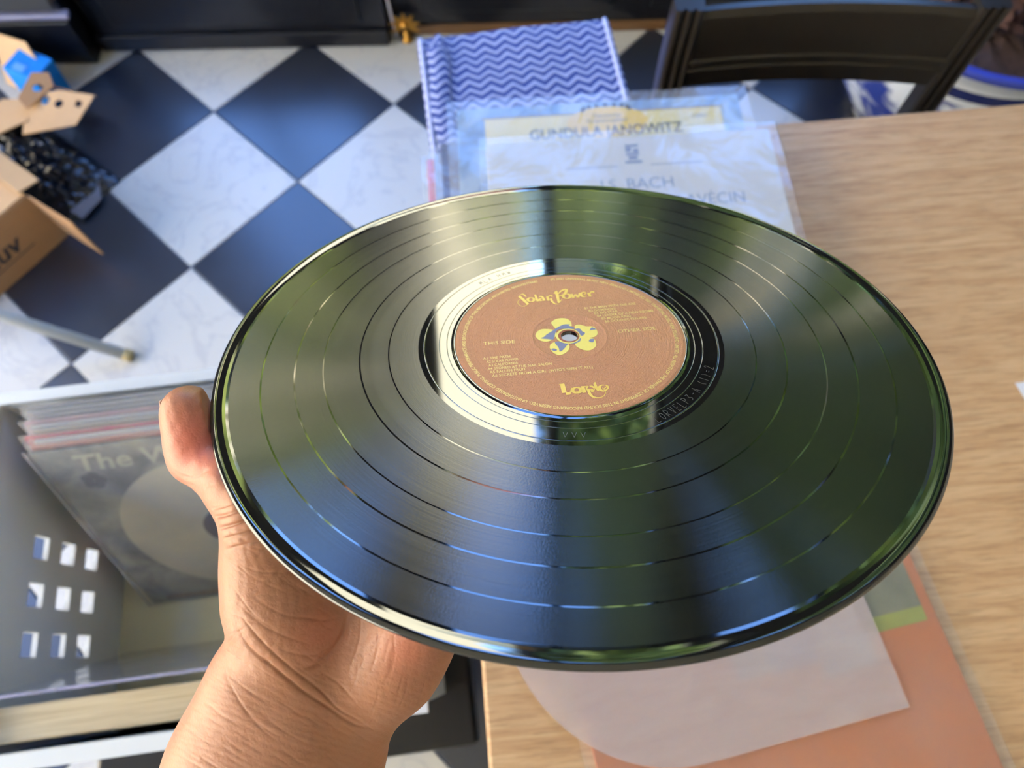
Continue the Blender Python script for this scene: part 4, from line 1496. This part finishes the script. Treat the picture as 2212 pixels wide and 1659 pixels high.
def etched(name, body, size, radius, a0, step, mat, parent, z, out=True):
    ss = []
    for i, ch in enumerate(body):
        for s in G.get(ch, []):
            pts = []
            for x, yv in s:
                a = math.radians(a0 + step * (i + x * 0.9)) if out else math.radians(a0 - step * (i + x * 0.9))
                r = radius + (-(yv - 0.5) if out else (yv - 0.5)) * size
                pts.append((r * math.cos(a), r * math.sin(a)))
            ss.append((pts, 0.00022))
    return ribbons(name, ss, mat, parent, z)


M_SCR = plain('scratched_vinyl', (0.07, 0.07, 0.07, 1), 0.4, 0.5, 0.5, 900)
etched('matrix_number', 'LORVELP3-A (1)=2', 0.0038, 0.0605, -66.0, 2.55, M_SCR, rec, ZG + 0.00002)
etched('matrix_mark', 'VVV', 0.0026, 0.0605, -101.0, 3.2, M_SCR, rec, ZG + 0.00002)
etched('matrix_mark', 'MLA HMW', 0.0028, 0.0600, 128.0, 2.6, M_SCR, rec, ZG + 0.00002, False)
etched('matrix_mark', 'W VVH 2', 0.0030, 0.0600, 72.0, 3.6, M_SCR, rec, ZG + 0.00002, False)

# ------------------------------------------------------------------ the hand holding the record
R3 = np.array([AX_R, AX_U, AX_F])          # rows: camera right, up, forward


def cp(px, py, d):
    """pixel + depth -> camera-aligned metres (right, up, forward)"""
    return np.array([(px - PW / 2) / F * d, -(py - PH / 2) / F * d, d], np.float32)


RCc = np.array([(RC - CAM).dot(a) for a in (AX_R, AX_U, AX_F)], np.float32)
RNc = np.array([RN.dot(a) for a in (AX_R, AX_U, AX_F)], np.float32)


def trec(px, py):
    d = ray(px, py)
    return (RC - CAM).dot(RN) / d.dot(RN)


def under(px, py, extra):
    return cp(px, py, trec(px, py) + extra)


HS = 0.0014
lo = np.array([-0.205, -0.30, 0.20], np.float32)
hi = np.array([0.050, 0.055, 0.385], np.float32)
dims = np.ceil((hi - lo) / HS).astype(int)
gx = lo[0] + HS * np.arange(dims[0], dtype=np.float32)
gy = lo[1] + HS * np.arange(dims[1], dtype=np.float32)
gz = lo[2] + HS * np.arange(dims[2], dtype=np.float32)
FIELD = np.full(tuple(dims), 0.05, np.float32)


def smin(a, b, k):
    h = np.maximum(k - np.abs(a - b), 0) / k
    return np.minimum(a, b) - h * h * k * 0.25


def add_cone(a, b, ra, rb, k=0.006):
    pad = max(ra, rb) + 0.022
    l = np.minimum(a, b) - pad
    h = np.maximum(a, b) + pad
    i0 = np.clip(((l - lo) / HS).astype(int), 0, dims)
    i1 = np.clip(((h - lo) / HS).astype(int) + 1, 0, dims)
    if (i1 <= i0).any():
        return
    sl = tuple(slice(p, q) for p, q in zip(i0, i1))
    X = gx[sl[0]][:, None, None]
    Y = gy[sl[1]][None, :, None]
    Z = gz[sl[2]][None, None, :]
    ab = b - a
    L2 = float(ab @ ab) + 1e-12
    t = ((X - a[0]) * ab[0] + (Y - a[1]) * ab[1] + (Z - a[2]) * ab[2]) / L2
    t = np.clip(t, 0, 1)
    d = np.sqrt((X - a[0] - t * ab[0]) ** 2 + (Y - a[1] - t * ab[1]) ** 2 + (Z - a[2] - t * ab[2]) ** 2) - (ra + (rb - ra) * t)
    FIELD[sl] = smin(FIELD[sl], d, k)


def chain(pts, rs, k=0.006):
    for i in range(len(pts) - 1):
        add_cone(pts[i], pts[i + 1], rs[i], rs[i + 1], k)


# forearm and wrist: radial and ulnar sides plus the middle
chain([cp(590, 1420, .262), cp(562, 1490, .262), cp(505, 1640, .264), cp(400, 1880, .275), cp(290, 2150, .295)], [.0165, .0168, .0205, .0250, .0285], .018)
chain([cp(745, 1480, .264), cp(722, 1560, .266), cp(690, 1650, .268), cp(610, 1880, .280), cp(530, 2150, .300)], [.0160, .0165, .0200, .0250, .0285], .018)
chain([cp(665, 1450, .262), cp(640, 1560, .262), cp(590, 1660, .262), cp(500, 1880, .275), cp(410, 2150, .295)], [.0165, .0175, .0200, .0260, .0300], .018)
# heel of the hand: thenar and hypothenar pads, hollow between
chain([under(578, 1135, .020), cp(590, 1210, .256), cp(603, 1300, .256), cp(625, 1375, .258)], [.0135, .0160, .0172, .0165], .010)
chain([cp(660, 1230, .258), cp(655, 1330, .256)], [.0150, .0155], .012)
chain([under(960, 1235, .030), cp(880, 1370, .258), cp(845, 1440, .260), cp(790, 1505, .263)], [.0140, .0165, .0160, .0145], .010)
chain([under(760, 1150, .036), cp(755, 1300, .272), cp(735, 1420, .268)], [.0150, .0150, .0150], .014)
chain([under(860, 1150, .036), cp(830, 1300, .272), cp(800, 1420, .268)], [.0150, .0150, .0150], .014)
# thumb
chain([cp(600, 1290, .258), under(572, 1125, .021), under(520, 1062, .018), cp(425, 985, .270)], [.0165, .0128, .0108, .0100], .007)
chain([cp(424, 990, .270), cp(414, 945, .270), cp(408, 900, .269), cp(405, 886, .2685)], [.0098, .0096, .0094, .0092], .004)
chain([cp(429, 975, .269), cp(427, 935, .2685), cp(418, 893, .2685)], [.0084, .0083, .0082], .006)
# four fingers running under the record, tips touching its underside
FING = [([(770, 1010, .036), (800, 850, .044), (880, 730, .028), (950, 655, .0150)], [.0105, .0092, .0082, .0070]),
        ([(870, 1020, .036), (930, 845, .045), (1010, 720, .028), (1070, 645, .0150)], [.0108, .0094, .0084, .0072]),
        ([(960, 1060, .034), (1035, 895, .042), (1105, 785, .027), (1155, 715, .0150)], [.0102, .0090, .0080, .0068]),
        ([(1035, 1120, .031), (1110, 985, .036), (1165, 900, .024), (1205, 845, .0145)], [.0092, .0080, .0070, .0060])]
tips = []
for ps, rs in FING:
    q = [under(*p) for p in ps]
    chain(q, rs, .004)
    tips.append((q[-2], q[-1], rs[-1]))
for i in range(4):
    a = under(*FING[i][0][0])
    chain([cp(690 + 38 * i, 1350 + 12 * i, .268), a], [.0135, .0112], .012)
# press the flesh against the record: nothing of the hand enters the disc
X = gx[:, None, None] - RCc[0]
Y = gy[None, :, None] - RCc[1]
Z = gz[None, None, :] - RCc[2]
hgt = X * RNc[0] + Y * RNc[1] + Z * RNc[2]
rad = np.sqrt(np.maximum(X * X + Y * Y + Z * Z - hgt * hgt, 0))
slab = np.maximum(rad - 0.1516, -(hgt + 0.0026))
FIELD = np.maximum(FIELD, -slab)
del hgt, rad, slab


def surface_nets(f):
    s = f < 0
    n0, n1, n2 = f.shape
    cnt = np.zeros((n0 - 1, n1 - 1, n2 - 1), np.int8)
    for a in (0, 1):
        for b in (0, 1):
            for c in (0, 1):
                cnt += s[a:n0 - 1 + a, b:n1 - 1 + b, c:n2 - 1 + c]
    act = np.argwhere((cnt > 0) & (cnt < 8))
    idx = np.full((n0 - 1, n1 - 1, n2 - 1), -1, np.int64)
    idx[tuple(act.T)] = np.arange(len(act))
    acc = np.zeros((len(act), 3))
    num = np.zeros(len(act))
    corners = [(a, b, c) for a in (0, 1) for b in (0, 1) for c in (0, 1)]
    for i, p in enumerate(corners):
        for q in corners[i + 1:]:
            if sum(abs(x - y) for x, y in zip(p, q)) != 1:
                continue
            fa = f[act[:, 0] + p[0], act[:, 1] + p[1], act[:, 2] + p[2]]
            fb = f[act[:, 0] + q[0], act[:, 1] + q[1], act[:, 2] + q[2]]
            m = (fa < 0) != (fb < 0)
            t = np.where(m, fa / np.where(m, fa - fb, 1), 0)
            pt = np.array(p)[None] + t[:, None] * (np.array(q) - np.array(p))[None]
            acc[m] += pt[m]
            num[m] += 1
    V = act + acc / num[:, None]
    faces = []
    for ax in range(3):
        sl0 = [slice(None)] * 3
        sl1 = [slice(None)] * 3
        sl0[ax] = slice(0, -1)
        sl1[ax] = slice(1, None)
        a, b = s[tuple(sl0)], s[tuple(sl1)]
        e = np.argwhere(a != b)
        o1, o2 = [(1, 2), (2, 0), (0, 1)][ax]
        ok = (e[:, o1] > 0) & (e[:, o2] > 0) & (e[:, o1] < f.shape[o1] - 1) & (e[:, o2] < f.shape[o2] - 1)
        e = e[ok]
        ins = a[tuple(e.T)]
        d1 = np.zeros(3, int)
        d1[o1] = 1
        d2 = np.zeros(3, int)
        d2[o2] = 1
        q = [idx[tuple((e - d1 - d2).T)], idx[tuple((e - d2).T)], idx[tuple(e.T)], idx[tuple((e - d1).T)]]
        Q = np.stack(q, 1)
        Q[~ins] = Q[~ins][:, ::-1]
        faces.append(Q)
    return V, np.concatenate(faces)


V, Q = surface_nets(FIELD)
V = lo + HS * V
Q = Q[(Q >= 0).all(1)]
me = bpy.data.meshes.new('person')
me.from_pydata(V.tolist(), [], Q.tolist())
tmp = bpy.data.objects.new('tmp_hand', me)
COL.objects.link(tmp)
sm = tmp.modifiers.new('s', 'SMOOTH')
sm.factor = 0.5
sm.iterations = 3
ss = tmp.modifiers.new('d', 'SUBSURF')
ss.levels = 2
bpy.context.view_layer.update()
me2 = bpy.data.meshes.new_from_object(tmp.evaluated_get(bpy.context.evaluated_depsgraph_get()))
bpy.data.objects.remove(tmp)
n = len(me2.vertices)
co = np.empty(n * 3)
me2.vertices.foreach_get('co', co)
co = co.reshape(-1, 3)
nr = np.empty(n * 3)
me2.vertices.foreach_get('normal', nr)
nr = nr.reshape(-1, 3)
px = PW / 2 + F * co[:, 0] / co[:, 2]
py = PH / 2 - F * co[:, 1] / co[:, 2]
facing = np.clip(-(nr * (co / np.linalg.norm(co, axis=1)[:, None])).sum(1) * 3, 0, 1)

# creases of the palm, wrist and thumb (polyline in the photo, depth in mm, half width in px)
CREASE = [([(752, 1322), (742, 1365), (722, 1400), (690, 1432), (655, 1444)], 1.5, 8), ([(508, 1345), (540, 1400), (590, 1440), (650, 1490), (705, 1525), (760, 1562), (800, 1572)], 1.0, 6),
          ([(520, 1330), (565, 1385), (625, 1440), (690, 1490), (735, 1535), (785, 1558)], 0.7, 5), ([(512, 1300), (560, 1345), (610, 1372), (670, 1392)], 0.35, 5),
          ([(505, 1270), (550, 1330), (600, 1362)], 0.25, 4), ([(485, 1455), (520, 1520), (565, 1575), (600, 1600)], 0.35, 5),
          ([(455, 1100), (490, 1092), (530, 1075)], 1.2, 5), ([(465, 1118), (500, 1108), (545, 1090)], 2.2, 6), ([(472, 1142), (515, 1130), (565, 1110)], 2.0, 6), ([(480, 1164), (530, 1152), (580, 1134)], 1.3, 5), ([(484, 1188), (530, 1176), (585, 1160)], 0.7, 5),
          ([(380, 1022), (415, 1032), (455, 1010)], 0.6, 7), ([(392, 1040), (430, 1050), (475, 1045)], 0.3, 5), ([(780, 1330), (775, 1390), (752, 1450)], 0.35, 5),
          ([(815, 1345), (815, 1400), (800, 1455)], 0.3, 5), ([(850, 1365), (852, 1420), (838, 1475)], 0.22, 5), ([(640, 1330), (700, 1340), (735, 1330)], 0.3, 5),
          ([(560, 1300), (620, 1330), (690, 1335)], 0.25, 5), ([(600, 1400), (650, 1415), (690, 1412)], 0.3, 5), ([(690, 1450), (730, 1475), (775, 1525)], 0.35, 5),
          ([(540, 1180), (590, 1190), (640, 1180)], 0.2, 4), ([(510, 1215), (560, 1235), (620, 1235)], 0.2, 4)]
crng = random.Random(12)
for k in range(46):                       # short cross lines on wrist and forearm
    x, y = crng.uniform(400, 780), crng.uniform(1400, 1680)
    L = crng.uniform(40, 110)
    CREASE.append(([(x - L * 0.5, y - L * 0.36), (x, y + crng.uniform(-5, 5)), (x + L * 0.5, y + L * 0.30)], crng.uniform(0.08, 0.22), crng.uniform(3, 5)))
for k in range(44):                       # criss-cross lines on the ball of the thumb
    x, y = crng.uniform(500, 740), crng.uniform(1130, 1430)
    L = crng.uniform(30, 80)
    a = crng.choice((0.35, 0.5, -0.6, -0.9)) + crng.uniform(-0.2, 0.2)
    CREASE.append(([(x - L * 0.5 * math.cos(a), y - L * 0.5 * math.sin(a)), (x, y + crng.uniform(-5, 5)), (x + L * 0.5 * math.cos(a), y + L * 0.5 * math.sin(a))], crng.uniform(0.08, 0.20), crng.uniform(3, 5)))
for k in range(22):                       # lines down the heel of the hand
    x, y = crng.uniform(750, 930), crng.uniform(1350, 1530)
    L = crng.uniform(40, 90)
    CREASE.append(([(x + L * 0.08, y - L * 0.5), (x + crng.uniform(-5, 5), y), (x - L * 0.22, y + L * 0.5)], crng.uniform(0.08, 0.2), crng.uniform(3, 5)))
disp = np.zeros(n)
ALLPX, ALLPY, FULL = px, py, n
for pts, dep, hwid in CREASE:
    mg = 5 * hwid
    xs_, ys_ = [p[0] for p in pts], [p[1] for p in pts]
    sel = np.nonzero((facing > 0) & (ALLPX > min(xs_) - mg) & (ALLPX < max(xs_) + mg) & (ALLPY > min(ys_) - mg) & (ALLPY < max(ys_) + mg))[0]
    if not len(sel):
        continue
    px, py, n = ALLPX[sel], ALLPY[sel], len(sel)
    P = catmull(pts, [1] * len(pts), 6)
    best = np.full(n, 1e9)
    along = np.zeros(n)
    NP = len(P) - 1
    for ii, ((a, _), (b, _)) in enumerate(zip(P[:-1], P[1:])):
        ab = np.array([b.x - a.x, b.y - a.y])
        t = np.clip(((px - a.x) * ab[0] + (py - a.y) * ab[1]) / (ab @ ab + 1e-9), 0, 1)
        dd = np.hypot(px - a.x - t * ab[0], py - a.y - t * ab[1])
        along = np.where(dd < best, (ii + t) / NP, along)
        best = np.minimum(best, dd)
    dep = dep * np.clip(5.0 * along * (1 - along), 0, 1) ** 0.8
    disp[sel] -= dep * 0.0005 * np.exp(-(best / (0.62 * hwid)) ** 2)
    disp[sel] += dep * 0.00012 * np.exp(-((best - 2.4 * hwid) / (1.6 * hwid)) ** 2)
px, py, n = ALLPX, ALLPY, FULL
# fine cross lines of the skin
wx, wy = px * 0.94 + py * 0.34, -px * 0.34 + py * 0.94
arm = 1 / (1 + np.exp(-(py - 1440) / 30))
disp += 0.000025 * np.sin(wy * 0.42 + 2.2 * np.sin(wx * 0.021) + np.sin(wy * 0.05)) * arm
disp += 0.00007 * np.sin(wx * 0.20 + 2.5 * np.sin(wy * 0.03)) * np.sin(wy * 0.11 + 1.7 * np.sin(wx * 0.045)) * (1 - 0.6 * arm)
co += nr * (disp * facing)[:, None]
w = co @ R3 + np.array(CAM)
me2.vertices.foreach_set('co', w.astype(np.float32).ravel())
flush = np.clip(np.exp(-(((px - 425) / 75) ** 2 + ((py - 955) / 85) ** 2)), 0, 1)
flush = np.maximum(flush, 0.35 * np.exp(-(((px - 690) / 60) ** 2 + ((py - 1370) / 60) ** 2)))
flush = np.maximum(flush, 0.40 * np.exp(-(((px - 880) / 60) ** 2 + ((py - 1400) / 70) ** 2)))
at = me2.attributes.new('flush', 'FLOAT', 'POINT')
at.data.foreach_set('value', (flush * facing).astype(np.float32))
me2.polygons.foreach_set('use_smooth', [True] * len(me2.polygons))
me2.materials.clear()
me2.materials.append(M_SKIN)
me2.update()
hand = bpy.data.objects.new('person', me2)
COL.objects.link(hand)
tag(hand, 'bare left hand and forearm gripping the edge of the black record', 'person')


def c2w(p):
    return CAM + AX_R * float(p[0]) + AX_U * float(p[1]) + AX_F * float(p[2])


# nails
M_NAIL = plain('fingernail', (0.72, 0.46, 0.38, 1), 0.25, 0, 0.05, 200)


def nail(tip, base, out, width, length):
    """curved nail plate lying on the side `out` of a finger"""
    tip, base, out = Vector(tip), Vector(base), Vector(out)
    ax = (tip - base).normalized()
    out = (out - ax * out.dot(ax)).normalized()
    side = ax.cross(out)
    vs, fs = [], []
    for j in range(7):
        v = j / 6
        for i in range(7):
            a = math.radians(-58 + 116 * i / 6)
            edge = 1 - 0.25 * (v > 0.85) * abs(i - 3) / 3
            p = tip + ax * (length * (v - 0.55)) * edge + (side * math.sin(a) + out * math.cos(a)) * width
            vs.append(p)
    for j in range(6):
        for i in range(6):
            b = j * 7 + i
            fs.append((b, b + 1, b + 8, b + 7))
    o = mesh('fingernail', vs, fs, M_NAIL, hand, True)
    o.modifiers.new('thickness', 'SOLIDIFY').thickness = 0.0006


nail(c2w(cp(402, 880, .2685)), c2w(cp(414, 950, .270)), (AX_R * -1.0 + AX_F * 0.75), 0.0091, 0.011)
for b, tq, r in tips:
    nail(c2w(tq), c2w(b), -RN, r + 0.0002, r * 1.5)
# a few hairs on the outer side of the wrist
rng = random.Random(4)
vs, fs = [], []
for k in range(34):
    y0 = rng.uniform(1375, 1640)
    x0 = np.interp(y0, [1350, 1400, 1480, 1560, 1659], [512, 497, 470, 430, 372]) + rng.uniform(2, 26)
    d0 = 0.262 - 0.002 * rng.random()
    p = Vector((x0, y0))
    dirn = Vector((-rng.uniform(0.4, 1.0), rng.uniform(-0.5, 0.6)))
    curl = rng.uniform(-0.25, 0.25)
    prev = None
    for s in range(7):
        w0 = 0.55 * (1 - s / 7)
        a = c2w(cp(p.x - w0, p.y, d0 - 0.0004 * s))
        b = c2w(cp(p.x + w0, p.y + w0, d0 - 0.0004 * s))
        vs += [a, b]
        if s:
            m = len(vs)
            fs.append((m - 4, m - 3, m - 1, m - 2))
        p = p + dirn * 6
        dirn = Matrix.Rotation(curl, 2) @ dirn
h = mesh('arm_hair', vs, fs, M_INK, hand)
h['kind'] = 'stuff'
